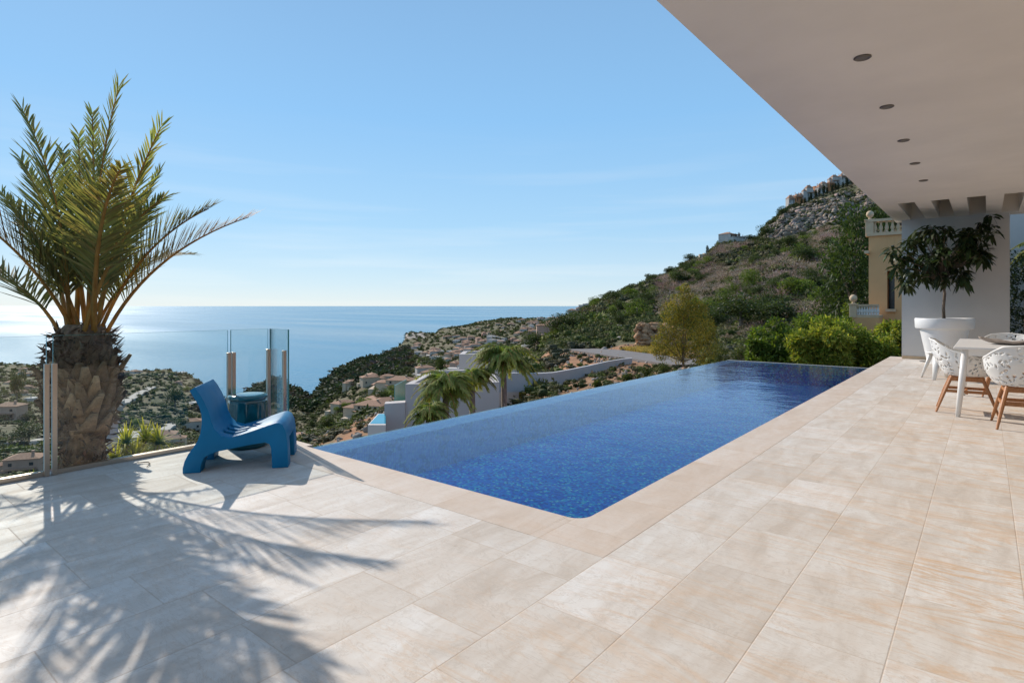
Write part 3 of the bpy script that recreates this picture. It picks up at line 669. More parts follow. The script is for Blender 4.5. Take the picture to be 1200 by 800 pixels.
# curling fibre and dead stubs below the crown
nf = 1500; zf = np.concatenate([pr.uniform(.5, 1.0, 800), pr.uniform(-.5, .5, 700)]); af = pr.uniform(0, 2*math.pi, nf); rf = np.array([trad(z) for z in zf])
Pf = np.stack([CP.x+rf*np.cos(af), CP.y+rf*np.sin(af), zf], 1); Df = np.stack([np.cos(af)*.55, np.sin(af)*.55, pr.uniform(-.5, .9, nf)], 1)+pr.normal(0, .5, (nf, 3))
Vf, F4 = leafquads(Pf, Df, pr.uniform(.05, .15, nf), pr.uniform(.004, .028, nf), rng=pr, fold=.6)
link('fibre', np_mesh(Vf, F4, cols(nf, 4, (.13, .085, .055), .6, .08, pr)), M['palmbark'], palm)
G0 = (.18, .175, .075); G1 = (.20, .205, .09); G2 = (.28, .27, .09); Y1 = (.27, .225, .085); BR = (.48, .25, .08)
fr = [ # tip px,py,d ; ctrl px,py,d ; leaflet, tip colour, vee
 (140,100,5.0, 102,235,5.0,.36,G2,.35),(190,146,4.75, 132,262,4.9,.33,G2,.45),(188,199,5.7, 140,285,5.3,.27,G2,.4),(108,132,5.7, 112,250,5.4,.30,G1,.4),
 (26,128,5.1, 82,235,5.0,.36,G1,.5),(24,186,5.6, 72,265,5.3,.33,G1,.5),(-62,236,4.6, 42,292,4.8,.44,BR,.75),(-75,318,5.5, 28,305,5.2,.33,G1,.5),
 (296,253,5.9, 172,292,5.4,.34,BR,1.0),(248,243,5.4, 158,282,5.2,.32,Y1,1.0),(192,232,4.5, 132,268,4.75,.30,G1,.4),(142,196,3.85, 108,255,4.55,.34,Y1,.05),
 (92,158,6.0, 96,262,5.5,.32,G2,.4),(226,298,6.4, 150,292,5.7,.28,G1,.5),
 (74,176,5.9, 86,262,5.4,.32,G1,.4),(20,262,6.3, 66,282,5.7,.30,G1,.4),(-12,214,5.2, 62,282,5.1,.34,G1,.5),(126,160,5.2, 104,262,5.1,.34,G2,.3)]
for i, (tx, ty, td, cx, cy, cdp, leaf, tc, vee) in enumerate(fr):
    a_ = i*2.4; P0 = np.array(CP)+np.array([math.cos(a_)*.07, math.sin(a_)*.07, -.06+.006*i])
    tipw = pp(tx, ty, td); ctw = pp(cx, cy, cdp); dirh = np.array([tipw.x-P0[0], tipw.y-P0[1], 0.]); 
    P0 = P0+np.append(dirh[:2]/(np.linalg.norm(dirh[:2])+.3)*.13, 0)
    upref = np.array([-dirh[0]*.8, -dirh[1]*.8, .9])
    Vv, Ff, Cc = frond_arrays(P0, ctw, tipw, leaf*(1.3 if i != 11 else 1.35), pr, n=(100 if i in (8, 9, 11, 6) else 64), vee=vee*.8, upref=upref, base=G0, tip=tc, wid=.0155, sweep=.74, start=.2 if i != 11 else .3)
    link('frond', np_mesh(Vv, Ff, Cc), M['palmleaf'], palm)

# ------------------------------------------------------------------ dining corner
T0 = Vector((-.27, 7.93, 0)); TW, TL = 1.0, 2.0
t = thing('dining_table', 'white outdoor dining table with tapered legs under the roof', 'table', T0)
mb = MB(); mb.box(0, TW, 0, TL, .728, .756); mb.build('tabletop', M['tablewhite'], t, world=False, bevel=.008, seg=3)
mb = MB(); mb.box(.06, TW-.06, .08, .10, .66, .727); mb.box(.06, TW-.06, TL-.10, TL-.08, .66, .727); mb.box(.06, .08, .10, TL-.10, .66, .727); mb.box(TW-.08, TW-.06, .10, TL-.10, .66, .727)
mb.build('apron', M['tablewhite'], t, world=False)
for sx in (0, 1):
    for sy in (0, 1):
        tx, ty = (.10 if not sx else TW-.10), (.10 if not sy else TL-.10); bx, by = (.035 if not sx else TW-.035), (.03 if not sy else TL-.03)
        mb = MB(); mb.tube([(tx, ty, .727), ((tx+bx)/2, (ty+by)/2, .36), (bx, by, 0)], [.036, .031, .023], 12); mb.build('leg', M['tablewhite'], t, world=False, smooth=True)

def shell_mesh(rng):
    NP_, NR = 220, 88; V_ = np.zeros((NR+1, NP_, 3)); 
    for i in range(NR+1):
        r = .04+.96*i/NR
        for k in range(NP_):
            f = 2*math.pi*k/NP_-math.pi            # 0 = back
            af = abs(f)/math.pi
            zr = float(np.interp(af, [0, .18, .36, .52, .68, .82, 1], [.82, .80, .70, .655, .60, .46, .435]))
            rb = float(np.interp(af, [0, .25, .5, .75, 1], [.27, .30, .305, .30, .25]))
            h = max(0, (r-.52)/.48); h = h*h*(3-2*h) if af < .75 else h**2
            g = min(1, r/.78)**.9*(.90+.10*r); tilt = .07*h*(1-af*1.6) if af < .6 else 0
            rad = rb*g+tilt; zz = .425+.012*(r**2)+(zr-.437)*h - .02*(1-r)
            V_[i, k] = (math.sin(f)*rad, -math.cos(f)*rad, zz)
    holes = []
    for _ in range(800): holes.append((rng.uniform(.12, .955), rng.uniform(-math.pi, math.pi), rng.uniform(0, math.pi), rng.uniform(.016, .027), rng.uniform(.006, .0095)))
    # keep only ones that stay clear of each other
    kept = []
    pos = lambda r, f: V_[int(round((r-.04)/.96*NR)), int((f+math.pi)/(2*math.pi)*NP_) % NP_]
    for h_ in holes:
        p = pos(h_[0], h_[1])
        if all(np.linalg.norm(p-pos(q_[0], q_[1])) > .031 for q_ in kept): kept.append(h_)
    F_ = []
    hp = [(pos(h_[0], h_[1]), h_) for h_ in kept]; hc = np.array([p for p, _ in hp])
    for i in range(NR):
        for k in range(NP_):
            c = (V_[i, k]+V_[i+1, (k+1) % NP_]+V_[i, (k+1) % NP_]+V_[i+1, k])/4
            dd = np.linalg.norm(hc-c, axis=1); j = int(dd.argmin()); cut_ = False
            if dd[j] < .034 and i < NR-2:
                h_ = hp[j][1]; f = 2*math.pi*(k+.5)/NP_-math.pi; q_ = c-hc[j]
                er = pos(min(h_[0]+.03, 1), h_[1])-pos(max(h_[0]-.03, .04), h_[1]); er = er/np.linalg.norm(er); et = np.array([math.cos(h_[1]), math.sin(h_[1]), 0])
                u = q_@er; v = q_@et; a_ = h_[2]; uu = u*math.cos(a_)+v*math.sin(a_); vv_ = -u*math.sin(a_)+v*math.cos(a_)
                cut_ = (uu/h_[3])**2+(vv_/h_[4])**2 < 1
            if not cut_: F_.append((i*NP_+k, i*NP_+(k+1) % NP_, (i+1)*NP_+(k+1) % NP_, (i+1)*NP_+k))
    me = np_mesh(V_.reshape(-1, 3), F_, None, True); return me
sh = shell_mesh(np.random.default_rng(4))
def dining_chair(label, loc, rz):
    c = thing('dining_chair', label, 'chair', loc, rz, 'white perforated chairs round the dining table')
    s_ = bpy.data.objects.new('shell', sh); COL.objects.link(s_); s_.parent = c
    if not sh.materials: sh.materials.append(M['whiteplastic'])
    md = s_.modifiers.new('solid', 'SOLIDIFY'); md.thickness = .012; md.offset = 0
    mb = MB(); 
    ring = [(sh.vertices[88*220+k].co) for k in range(0, 220, 2)]; ring = [v.copy() for v in ring]+[sh.vertices[88*220].co.copy()]
    mb.tube(ring, .011, 8, cap=False); mb.build('rim', M['whiteplastic'], c, world=False, smooth=True)
    for sx in (-1, 1):
        for sy in (-1, 1):
            mb = MB(); mb.tube([(sx*.14, sy*.13, .418), (sx*.19, sy*.205, .21), (sx*.235, sy*.275, 0)], [.021, .020, .012], 8, flat=.8); mb.build('leg', M['teak'], c, world=False)
    mb = MB()
    for sy in (-1, 1): mb.box(-.15, .15, sy*.15-.011, sy*.15+.011, .355, .40); 
    for sx in (-1, 1): mb.box(sx*.155-.011, sx*.155+.011, -.14, .14, .355, .40)
    mb.box(-.185, .185, -.012, .012, .215, .245)
    for sy in (-1, 1): mb.box(-.175, .175, sy*.19-.010, sy*.19+.010, .225, .258)
    for sx in (-1, 1): mb.box(sx*.18-.010, sx*.18+.010, -.20, .20, .226, .257)
    mb.build('leg_frame', M['teak'], c, world=False, bevel=.003)
    return c
dining_chair('white perforated shell chair facing right at the side of the table, beside the planter', (-.17, 8.42, 0), R(-88))
dining_chair('white perforated shell chair with its back to us at the near table end', (.30, 7.66, 0), R(4))
dining_chair('white perforated shell chair at the far end of the table, only its rim showing', (.22, 10.15, 0), R(176))
dining_chair('white perforated shell chair on the right side of the table, mostly out of frame', (1.05, 9.0, 0), R(92))
# driftwood bowl
bw = thing('wooden_bowl', 'long weathered grey wooden bowl lying on the white table', 'bowl', (.24, 8.72, .757), R(-18))
b = bmesh.new(); n = 36; rings = []
for r, z in [(0, .003), (.12, .0), (.25, .022), (.33, .052), (.34, .058), (.315, .054), (.22, .024), (.0, .016)]:
    rings.append([b.verts.new((r*math.cos(2*math.pi*k/n)*(1+.06*math.sin(3*2*math.pi*k/n+1)), r*.52*math.sin(2*math.pi*k/n)*(1+.08*math.cos(5*2*math.pi*k/n)), z+.022*(r/.34)**2*(math.cos(2*2*math.pi*k/n))+.006*math.sin(k*1.7)*(r/.34))) for k in range(n)])
for a_, c_ in zip(rings, rings[1:]):
    for k in range(n): b.faces.new((a_[k], a_[(k+1) % n], c_[(k+1) % n], c_[k]))
bmesh.ops.remove_doubles(b, verts=b.verts, dist=.0005); bmesh.ops.recalc_face_normals(b, faces=b.faces); me = bpy.data.meshes.new('bowl'); b.to_mesh(me); b.free(); me.polygons.foreach_set('use_smooth', [True]*len(me.polygons)); link('bowl_body', me, M['driftwood'], bw, world=False)

# white side stool in front of the planter (splayed moulded legs)
st = thing('side_stool', 'white moulded stool with splayed legs between the planter and the dining chair', 'stool', pz(1102, 9.6, 0), R(30))
mb = MB(); mb.prism(arc(0, 0, .2, 0, 360, 28)[:-1], .42, .45); mb.build('seat', M['whiteplastic'], st, world=False, bevel=.01)
for a_ in (45, 135, 225, 315):
    c_, s_ = math.cos(R(a_)), math.sin(R(a_)); mb = MB(); mb.tube([(c_*.12, s_*.12, .419), (c_*.20, s_*.20, .2), (c_*.27, s_*.27, 0)], [.07, .045, .024], 10, flat=.5); mb.build('leg', M['whiteplastic'], st, world=False, smooth=True)

# planter and tree in it
PC = Vector((-.66, 14.85, 0))
pt = thing('planter', 'big white round plastic planter with thick rim by the wall', 'planter', PC)
mb = MB(); mb.lathe([(.0, .0), (.27, .0), (.28, .02), (.415, .725), (.48, .73), (.492, .75), (.50, .92), (.49, .945), (.465, .945), (.455, .92), (.425, .85), (.0, .85)], 56); mb.build('pot', M['pot'], pt, world=False, bevel=.008, smooth=False)
pt.children[0].data.polygons.foreach_set('use_smooth', [True]*len(pt.children[0].data.polygons)); pt.children[0].data.set_sharp_from_angle(angle=R(30))
mb = MB(); mb.lathe([(.0, .851), (.435, .851), (.42, .875), (.3, .89), (.0, .895)], 30); mb.build('soil', M['soil'], pt, world=False)
lt = thing('potted_tree', 'dark leathery leaved small tree growing from the white planter', 'tree', (PC.x, PC.y, .85))
tr_ = np.random.default_rng(21); mb = MB()
tk = [(0, 0, 0), (-.01, .0, .3), (.012, 0, .6), (-.03, 0, .86)]; mb.tube([Vector(p) for p in tk], [.032, .028, .026, .024], 10)
tips = []
for i in range(92):
    # crown placed on the ground plan of the picture: wide, flat, one long arm to each side
    a_ = tr_.uniform(0, 2*math.pi); rr = tr_.uniform(.2, 1)**.7; cxr = .92*math.cos(a_)*rr; ddr = .62*math.sin(a_)*rr
    zc = .98+tr_.uniform(.0, 1.05)*(1.0-.2*rr)+.15*rr
    if cxr < .1 and tr_.random() < .4: zc = .82+.3*tr_.random()
    if cxr > .35: zc = max(zc, 1.25+.3*tr_.random())
    p = cw(cxr, ddr, 0); tips.append(Vector((p.x, p.y, min(zc, 2.17))))
pxx = cw(.95, 0); tips += [Vector((pxx.x, pxx.y, 2.2)), Vector((pxx.x*.8, pxx.y*.8, 2.05)), Vector((pxx.x*1.05, pxx.y*1.05, 2.0)), Vector((-pxx.x*1.12, -pxx.y*1.12, 1.38)), Vector((-pxx.x*1.05, -pxx.y*1.05, 1.18)), Vector((-pxx.x*1.1, -pxx.y*1.1, 1.55))]
fork = Vector((-.03, 0, .86))
for p in tips:
    m1 = fork.lerp(p, .35)+Vector((0, 0, .08)); mb.tube([fork-Vector((0, 0, .03)), m1, p], [.013, .008, .0035], 5, cap=False)
mb.build('trunk', M['bark'], lt, world=False, smooth=True)
Vs, Fs, Cs = [], [], []; off = 0
for p in tips:
    k = int(tr_.integers(10, 17)); aa = tr_.uniform(0, 2*math.pi, k); el = tr_.uniform(-.9, .7, k)
    D = np.stack([np.cos(aa)*np.cos(el), np.sin(aa)*np.cos(el), np.sin(el)-.15], 1); P = np.array(p)[None]+D*.02-np.array([[0, 0, .08]])*tr_.random((k, 1))
    L = tr_.uniform(.15, .27, k)
    D2 = nrm(D); S = nrm(np.cross(D2, tr_.normal(0, .3, (k, 3))+np.array([[0, 0, 1]]))); N = np.cross(S, D2); W = L[:, None]*.17; Lc = L[:, None]; dr = np.array([[0, 0, -1.0]])*Lc
    V8 = np.stack([P, P+D2*Lc*.3+S*W*.8+N*.01, P+D2*Lc*.3-S*W*.8+N*.01, P+D2*Lc*.68+S*W*.8+dr*.13, P+D2*Lc*.68-S*W*.8+dr*.13, P+D2*Lc*.97+S*.004+dr*.38, P+D2*Lc*.97-S*.004+dr*.38, P], 1).reshape(-1, 3)
    kk = np.arange(k)[:, None]*8+off; Fs.append(np.concatenate([kk+np.array([[0, 1, 2, 7]]), kk+np.array([[2, 1, 3, 4]]), kk+np.array([[4, 3, 5, 6]])])); Vs.append(V8); Cs.append(cols(k, 8, (.040, .058, .022), .5, .15, tr_)); off += 8*k
link('crown', np_mesh(np.concatenate(Vs), np.concatenate(Fs), np.concatenate(Cs)), M['darkleaf'], lt, world=False)
# small drain cover at the foot of the wall
mb = MB(); mb.lathe([(0, .0015), (.11, .0015), (.11, .007), (.095, .009), (0, .007)], 24, (-1.0, 15.35, 0)); tag(mb.build('drain_cover', M['darkmetal']), 'small round dark drain cover on the paving below the wall', 'drain cover')
# twig on the paving by the palm
q = pz(170, 4.42, 0); mb = MB(); mb.tube([q+Vector((-.09, -.02, .006)), q+Vector((-.03, .03, .012)), q+Vector((.04, .02, .012)), q+Vector((.09, -.02, .005))], [.003, .004, .004, .002], 6); tag(mb.build('fallen_twig', M['bark']), 'small curled dry twig lying on the paving near the palm', 'twig')

# ------------------------------------------------------------------ plants just outside
def blade_plant(name, label, cat, loc, n, L, w, base, tip, rng, spread=.9, parent_m='palmleaf', group=None):
    t = thing(name, label, cat, loc, 0, group); Vs, Fs, Cs = [], [], []; off = 0
    for i in range(n):
        a_ = rng.uniform(0, 2*math.pi); el = rng.uniform(.35, 1.45); l_ = L*rng.uniform(.6, 1.1); d = np.array([math.cos(a_)*math.cos(el), math.sin(a_)*math.cos(el), math.sin(el)]); s = np.array([-math.sin(a_), math.cos(a_), 0])
        p0 = np.array([math.cos(a_), math.sin(a_), 0])*rng.uniform(0, .08*spread); pts = []
        for k in range(6):
            u = k/5; p = p0+d*l_*u+np.array([0, 0, -1])*l_*.45*u**2.4*math.cos(el)*spread; ww = w*(1-u**2)*.5+.001; pts += [p-s*ww, p+s*ww]
        Vs += pts; Fs += [(off+2*k, off+2*k+1, off+2*k+3, off+2*k+2) for k in range(5)]; off += 12
        for k in range(6):
            u = k/5; c = (np.array(base)*(1-u)+np.array(tip)*u)*rng.uniform(.9, 1.1); Cs += [c, c]
    link('foliage', np_mesh(Vs, Fs, Cs), M[parent_m], t, world=False); return t
br = np.random.default_rng(31)
def bush_thing(name, label, cat, loc, rx, ry, rz, n, L, W, base, rng, group=None, alt=None, altf=.2, mat_='leaf', trunk=True, lumps=16, lr=(.28, .42)):
    t = thing(name, label, cat, loc, rng.uniform(0, 6), group); lm = rand_lumps(rng, lumps, (0, 0, rz*1.05), rx*.75, ry*.75, rz*.8, rx*lr[0], rx*lr[1])
    link('crown', crown_mesh(lm, n, L, W, base, rng, alt=alt, altf=altf), M[mat_], t, world=False)
    if trunk:
        mb = MB()
        for q in range(5): c = lm[q % len(lm)][0]; mb.tube([(0, 0, -.3), (c[0]*.3, c[1]*.3, c[2]*.45), c], [rx*.05, rx*.035, rx*.012], 6, cap=False)
        mb.build('trunk', M['bark'], t, world=False)
    return t
p = pz(160, 6.6, -1.1); blade_plant('yucca_plant', 'spiky yellow green plant in sunlight behind the glass, right of the palm trunk', 'plant', (p.x, p.y, -1.08), 3, .3, .02, (.1, .15, .03), (.3, .3, .05), br)
for (px_, d_, zc, s_) in ((146, 6.3, -.55, .42), (176, 6.5, -.42, .40)):
    pass
bpy.data.objects.remove([o for o in bpy.data.objects if o.name == 'foliage'][-1]); bpy.data.objects.remove([o for o in bpy.data.objects if o.name == 'yucca_plant'][-1])
def multi_blade(name, label, cat, heads, rng, base, tip, L, w):
    loc = Vector(heads[0]); loc.z = -1.1; t = thing(name, label, cat, loc); Vs, Fs, Cs = [], [], []; off = 0; mb = MB()
    for hx in heads:
        h_ = Vector(hx); rel = h_-loc; mb.tube([(rel.x*.3, rel.y*.3, 0), rel], [.03, .02], 6)
        for i in range(70):
            a_ = rng.uniform(0, 2*math.pi); el = rng.uniform(-.1, 1.45); l_ = L*rng.uniform(.6, 1.1); d = np.array([math.cos(a_)*math.cos(el), math.sin(a_)*math.cos(el), math.sin(el)]); s = np.array([-math.sin(a_), math.cos(a_), 0])
            for k in range(5):
                u = k/4; p_ = np.array(rel)+d*l_*u+np.array([0, 0, -1])*l_*.5*u**2.2*math.cos(el); ww = w*(1-u**2)*.5+.001; Vs += [p_-s*ww, p_+s*ww]; c = (np.array(base)*(1-u)+np.array(tip)*u)*rng.uniform(.8, 1.2); Cs += [c, c]
            Fs += [(off+2*k, off+2*k+1, off+2*k+3, off+2*k+2) for k in range(4)]; off += 10
    link('foliage', np_mesh(Vs, Fs, Cs), M['palmleaf'], t, world=False); mb.build('stem', M['bark'], t, world=False)
multi_blade('yucca_plant', 'bushy yellow green spiky plant in the sun behind the glass, right of the palm trunk', 'plant', [tuple(pp(148, 522, 6.2)), tuple(pp(170, 516, 6.5)), tuple(pp(186, 520, 6.4)), tuple(pp(135, 545, 6.0)), tuple(pp(158, 540, 6.1))], br, (.10, .17, .03), (.50, .42, .06), .30, .022)
multi_blade('grass_clump', 'low green grass clump at the glass foot, left of the steel posts', 'plant', [tuple(pp(38, 566, 5.0)), tuple(pp(22, 575, 5.0))], br, (.06, .10, .02), (.22, .25, .05), .13, .012)
mb = MB(); q = pz(127, 9.0, -1.4); Tm = Matrix.Translation(q) @ Matrix.Rotation(TH, 4, 'Z'); mb.box(-.09, .09, -.1, .1, -3.5, .78, Tm); mb.box(-.11, .11, -.12, .12, .781, .83, Tm)
tag(mb.build('garden_pillar', M['greywall'], bevel=.01), 'pale rendered garden pillar standing behind the palm trunk', 'pillar')

# palms by the neighbour's roof (feathery, drooping)
def queen_palm(label, top, h, nfr, L, rng, seed_ang=0, stems=1):
    t = thing('feather_palm', label, 'palm tree', (top.x, top.y, top.z-h), 0, 'palms beyond the pool')
    mb = MB(); mb.tube([(0, 0, 0), (.05, 0, h*.5), (0, 0, h)], [.10, .08, .07], 9); mb.build('trunk', M['bark'], t, world=False, smooth=True)
    for i in range(nfr):
        a_ = seed_ang+i*2.4; el = rng.uniform(-.25, 1.4); l_ = L*rng.uniform(.8, 1.1); dx, dy = math.cos(a_), math.sin(a_)
        P0 = np.array([0, 0, h]); P1 = P0+np.array([dx*l_*.45*math.cos(el), dy*l_*.45*math.cos(el), l_*.55*math.sin(el)+.1]); P2 = P0+np.array([dx*l_*.85, dy*l_*.85, l_*(math.sin(el)*.70-.52)])
        Vv, Ff, Cc = frond_arrays(P0, P1, P2, l_*.34, rng, n=64, vee=.15, wid=.020, start=.10, sweep=.85, upref=(.01, 0.02, 1), base=(.15, .21, .045), tip=(.33, .34, .09), droop=.9, r0=.02)
        link('frond', np_mesh(Vv, Ff, Cc), M['palmleaf'], t, world=False)
qr = np.random.default_rng(8)
queen_palm('drooping feathery palm low beside the grey flat roof', pp(522, 455, 13.5), 4.0, 40, .95, qr)
queen_palm('tallest feathery palm in front of the far grey roof block', pp(590, 422, 15.0), 5.0, 40, 1.05, qr, 1.0)
queen_palm('small feathery palm at the pool edge, lowest of the palms', pp(503, 486, 12.5), 3.0, 28, .62, qr, .4)
queen_palm('middle feathery palm between the two roof blocks', pp(553, 446, 14.5), 4.2, 30, .80, qr, 2.0)

# ------------------------------------------------------------------ neighbour's villa below: flat roofed blocks
def block(parent, corners, zt, depth, par=.25, name='wall', m='greywall'):
    """corners: ground plan (world xy), parapet with sunk gravel roof"""
    mb = MB(); n = len(corners); c = sum((Vector((*p, 0)) for p in corners), Vector())/n
    inn = []
    for i in range(n):
        p0, p1, p2 = (Vector(corners[(i+k) % n]) for k in (-1, 0, 1)); d1 = (p1-p0).normalized(); d2 = (p2-p1).normalized(); n1_ = Vector((-d1.y, d1.x)); n2_ = Vector((-d2.y, d2.x)); bis = (n1_+n2_); bis = bis/max(.3, bis.dot(n1_)); cc = Vector((c.x, c.y))
        if (cc-p1).dot(bis) < 0: bis = -bis
        inn.append(p1+bis*par)
    B0 = [mb.b.verts.new((*p, zt-depth)) for p in corners]; B1 = [mb.b.verts.new((*p, zt)) for p in corners]; I1 = [mb.b.verts.new((p.x, p.y, zt)) for p in inn]; I0 = [mb.b.verts.new((p.x, p.y, zt-.35)) for p in inn]
    for i in range(n):
        j = (i+1) % n; mb.b.faces.new((B0[i], B0[j], B1[j], B1[i])); mb.b.faces.new((B1[i], B1[j], I1[j], I1[i])); mb.b.faces.new((I1[i], I1[j], I0[j], I0[i]))
    mb.build(name, M[m], parent)
    mb = MB(); mb.b.faces.new([mb.b.verts.new((p.x, p.y, zt-.35)) for p in inn]); mb.build('roof', M['gravel'], parent)
nb = thing('modern_villa', 'grey white flat roofed modern villa in two blocks below the pool', 'house', pz(520, 26, -6))
def plan(*pts): return [tuple(pz(px_, d_, 0).xy) for px_, d_ in pts]
zA = H-92/FPX*22; zB = H-57/FPX*29
block(nb, plan((475, 22), (585, 22.6), (575, 27.2), (507, 26.7)), zA, 6)
block(nb, plan((538, 29), (608, 29.3), (606, 31.3), (543, 31.0)), zB, 7)
mb = MB(); zL = H-115/FPX*21.6; a0 = pz(450.5, 21.6, 0); a1 = pz(474.6, 21.9, 0); a2 = pz(476, 22.4, 0); a3 = pz(452, 22.1, 0); mb.prism([tuple(v.xy) for v in (a0, a1, a2, a3)], zL-6, zL); mb.build('terrace_wall', M['greywall'], nb)
mb = MB(); zG = H-111/FPX*24; g0 = pz(462, 24.5, 0); g1 = pz(476, 26.5, 0); d_ = (g1-g0); g2 = g1+Vector((.03, .0, 0)); g3 = g0+Vector((.03, 0, 0)); mb.prism([tuple(v.xy) for v in (g0, g1, g2, g3)], zG-.4, zG+.55); mb.build('glass_rail', M['glassedge'], nb)
mb = MB(); zp = H-139/FPX*20; c_ = [pz(431, 19.9, 0), pz(452, 19.9, 0), pz(452, 22.0, 0), pz(443, 22.0, 0)]; mb.prism([tuple(v.xy) for v in c_], zp-3, zp+.0); mb.build('pool_edge', M['render'], nb)
mb = MB(); c_ = [pz(433.5, 20.1, 0), pz(452, 20.1, 0), pz(452, 21.9, 0), pz(444, 21.9, 0)]; mb.prism([tuple(v.xy) for v in c_], zp+.004, zp+.01); mb.build('small_pool', M['pooltile'], nb)
# long white retaining wall that curves up to the road
rw = [(585, 437, 453, 27), (606, 437, 453, 28), (630, 437.5, 453, 29), (648, 436.5, 452.5, 30), (668, 433, 449, 31.5), (690, 428.5, 443.5, 33), (712, 423.5, 438, 35), (730, 420.5, 433.5, 37), (741, 419.5, 431.5, 38)]
mb = MB(); prev = None
top_, bot_ = [], []
for px_, y0, y1, d_ in rw:
    a_ = pp(px_, y0, d_); c_ = pp(px_, y1, d_); bk = cw(.0, .28); c_.z -= .25
    top_.append((a_, Vector((a_.x+bk.x, a_.y+bk.y, a_.z)))); bot_.append((c_, Vector((c_.x+bk.x, c_.y+bk.y, c_.z))))
vt = [[mb.b.verts.new(v) for v in (t_[0], t_[1], b_[1], b_[0])] for t_, b_ in zip(top_, bot_)]
for u, v in zip(vt, vt[1:]):
    for k in range(4): mb.b.faces.new((u[k], u[(k+1) % 4], v[(k+1) % 4], v[k]))
mb.b.faces.new(vt[0][::-1]); mb.b.faces.new(vt[-1])
tag(mb.build('retaining_wall', plain('white painted wall', (.52, .50, .50), .85, .05, 1.0)), 'long low white retaining wall curving up the slope beyond the pool', 'wall')

# roads
def ribbon(name, pts, w, m, dz=.12, sub=10):
    P = []
    for (a_, b_) in zip(pts, pts[1:]):
        for k in range(sub): u = k/sub; P.append((a_[0]*(1-u)+b_[0]*u, a_[1]*(1-u)+b_[1]*u, (a_[2]*(1-u)+b_[2]*u) if len(a_) > 2 else None))
    P.append(pts[-1] if len(pts[-1]) > 2 else (*pts[-1], None)); W3 = []
    for px_, d_, py_ in P: W3.append(pp(px_, py_, d_) if py_ is not None else on(px_, d_, dz))
    mb = MB(); L_, R_ = [], []
    for i, p_ in enumerate(W3):
        t_ = (W3[min(i+1, len(W3)-1)]-W3[max(i-1, 0)]); t_.z = 0; t_.normalize(); s_ = Vector((-t_.y, t_.x, 0))*w/2; L_.append(mb.b.verts.new(p_-s_)); R_.append(mb.b.verts.new(p_+s_))
    bl = [mb.b.verts.new(v.co-Vector((0, 0, max(.4, w*.25)))) for v in L_]; brr = [mb.b.verts.new(v.co-Vector((0, 0, max(.4, w*.25)))) for v in R_]
    for i in range(len(W3)-1):
        mb.b.faces.new((L_[i], R_[i], R_[i+1], L_[i+1])); mb.b.faces.new((L_[i], L_[i+1], bl[i+1], bl[i])); mb.b.faces.new((R_[i+1], R_[i], brr[i], brr[i+1]))
    return tag(mb.build(name, m), kind='structure')
ribbon('road', ROAD, 4.2, M['asphalt'])
ribbon('lane', [(-40, 120), (0, 128), (15, 140), (35, 150), (60, 170), (75, 190)], 4.0, M['dirtroad'], .5)
ribbon('lane', [(105, 330), (125, 380), (145, 430), (165, 500), (178, 540)], 7.0, M['dirtroad'], 1.2)
ribbon('lane', [(150, 220), (170, 240), (190, 235), (200, 260), (196, 300)], 4.0, M['dirtroad'], .7)
ribbon('lane', [(540, 330), (560, 420), (555, 520), (575, 640)], 7.0, M['dirtroad'], 1.0)

# ------------------------------------------------------------------ rocks
def rock_mesh(rng, n=3):
    b = bmesh.new(); bmesh.ops.create_icosphere(b, subdivisions=n, radius=1.25); pl = nrm(rng.normal(size=(15, 3))); dd_ = rng.uniform(.52, .9, 15)
    for v in b.verts:
        c = np.array(v.co)
        for p_, q_ in zip(pl, dd_):
            e = c@p_-q_
            if e > 0: c = c-p_*e
        v.co = Vector(c+rng.normal(0, .025, 3))
    me = bpy.data.meshes.new('rock'); b.to_mesh(me); b.free()
    V_ = np.array([v.co for v in me.vertices]); F_ = np.array([p.vertices[:] for p in me.polygons]); return V_, F_
rr2 = np.random.default_rng(77); rocksV = [rock_mesh(rr2, 2) for _ in range(5)]
def scatter_mesh(bases, P, S, rot, Cc, base_cols=None):
    """merge copies of base meshes (all one face size) at points P, per-axis scale S (n,3), colours Cc (n,3)"""
    Vo, Fo, Co, off = [], [], [], 0; idx = rr2.integers(0, len(bases), len(P))
    for bi, bs in enumerate(bases):
        sel = np.where(idx == bi)[0]
        if not len(sel): continue
        v, f = bs[0], bs[1]; shade = bs[2] if len(bs) > 2 else np.ones(len(v)); c, s = np.cos(rot[sel]), np.sin(rot[sel])
        vv_ = v[None]*S[sel][:, None, :]; x_ = vv_[..., 0]*c[:, None]-vv_[..., 1]*s[:, None]; y_ = vv_[..., 0]*s[:, None]+vv_[..., 1]*c[:, None]
        W_ = np.stack([x_, y_, vv_[..., 2]], 2)+P[sel][:, None, :]; Vo.append(W_.reshape(-1, 3))
        Fo.append((f[None]+np.arange(len(sel))[:, None, None]*len(v)+off).reshape(-1, f.shape[1])); Co.append((Cc[sel][:, None, :]*shade[None, :, None]).reshape(-1, 3)); off += len(sel)*len(v)
    return np.concatenate(Vo), np.concatenate(Fo), np.concatenate(Co)
def polar_pts(rng, n, p0, p1, d0, d1):
    px_ = rng.uniform(p0, p1, n); d_ = np.sqrt(rng.uniform(d0**2, d1**2, n)); return px_, d_
def to3(px_, d_, dz=0): x_ = (px_-600)/FPX*d_; return np.stack([x_*CT-d_*ST, x_*ST+d_*CT, terr(px_, d_)+dz], 1)
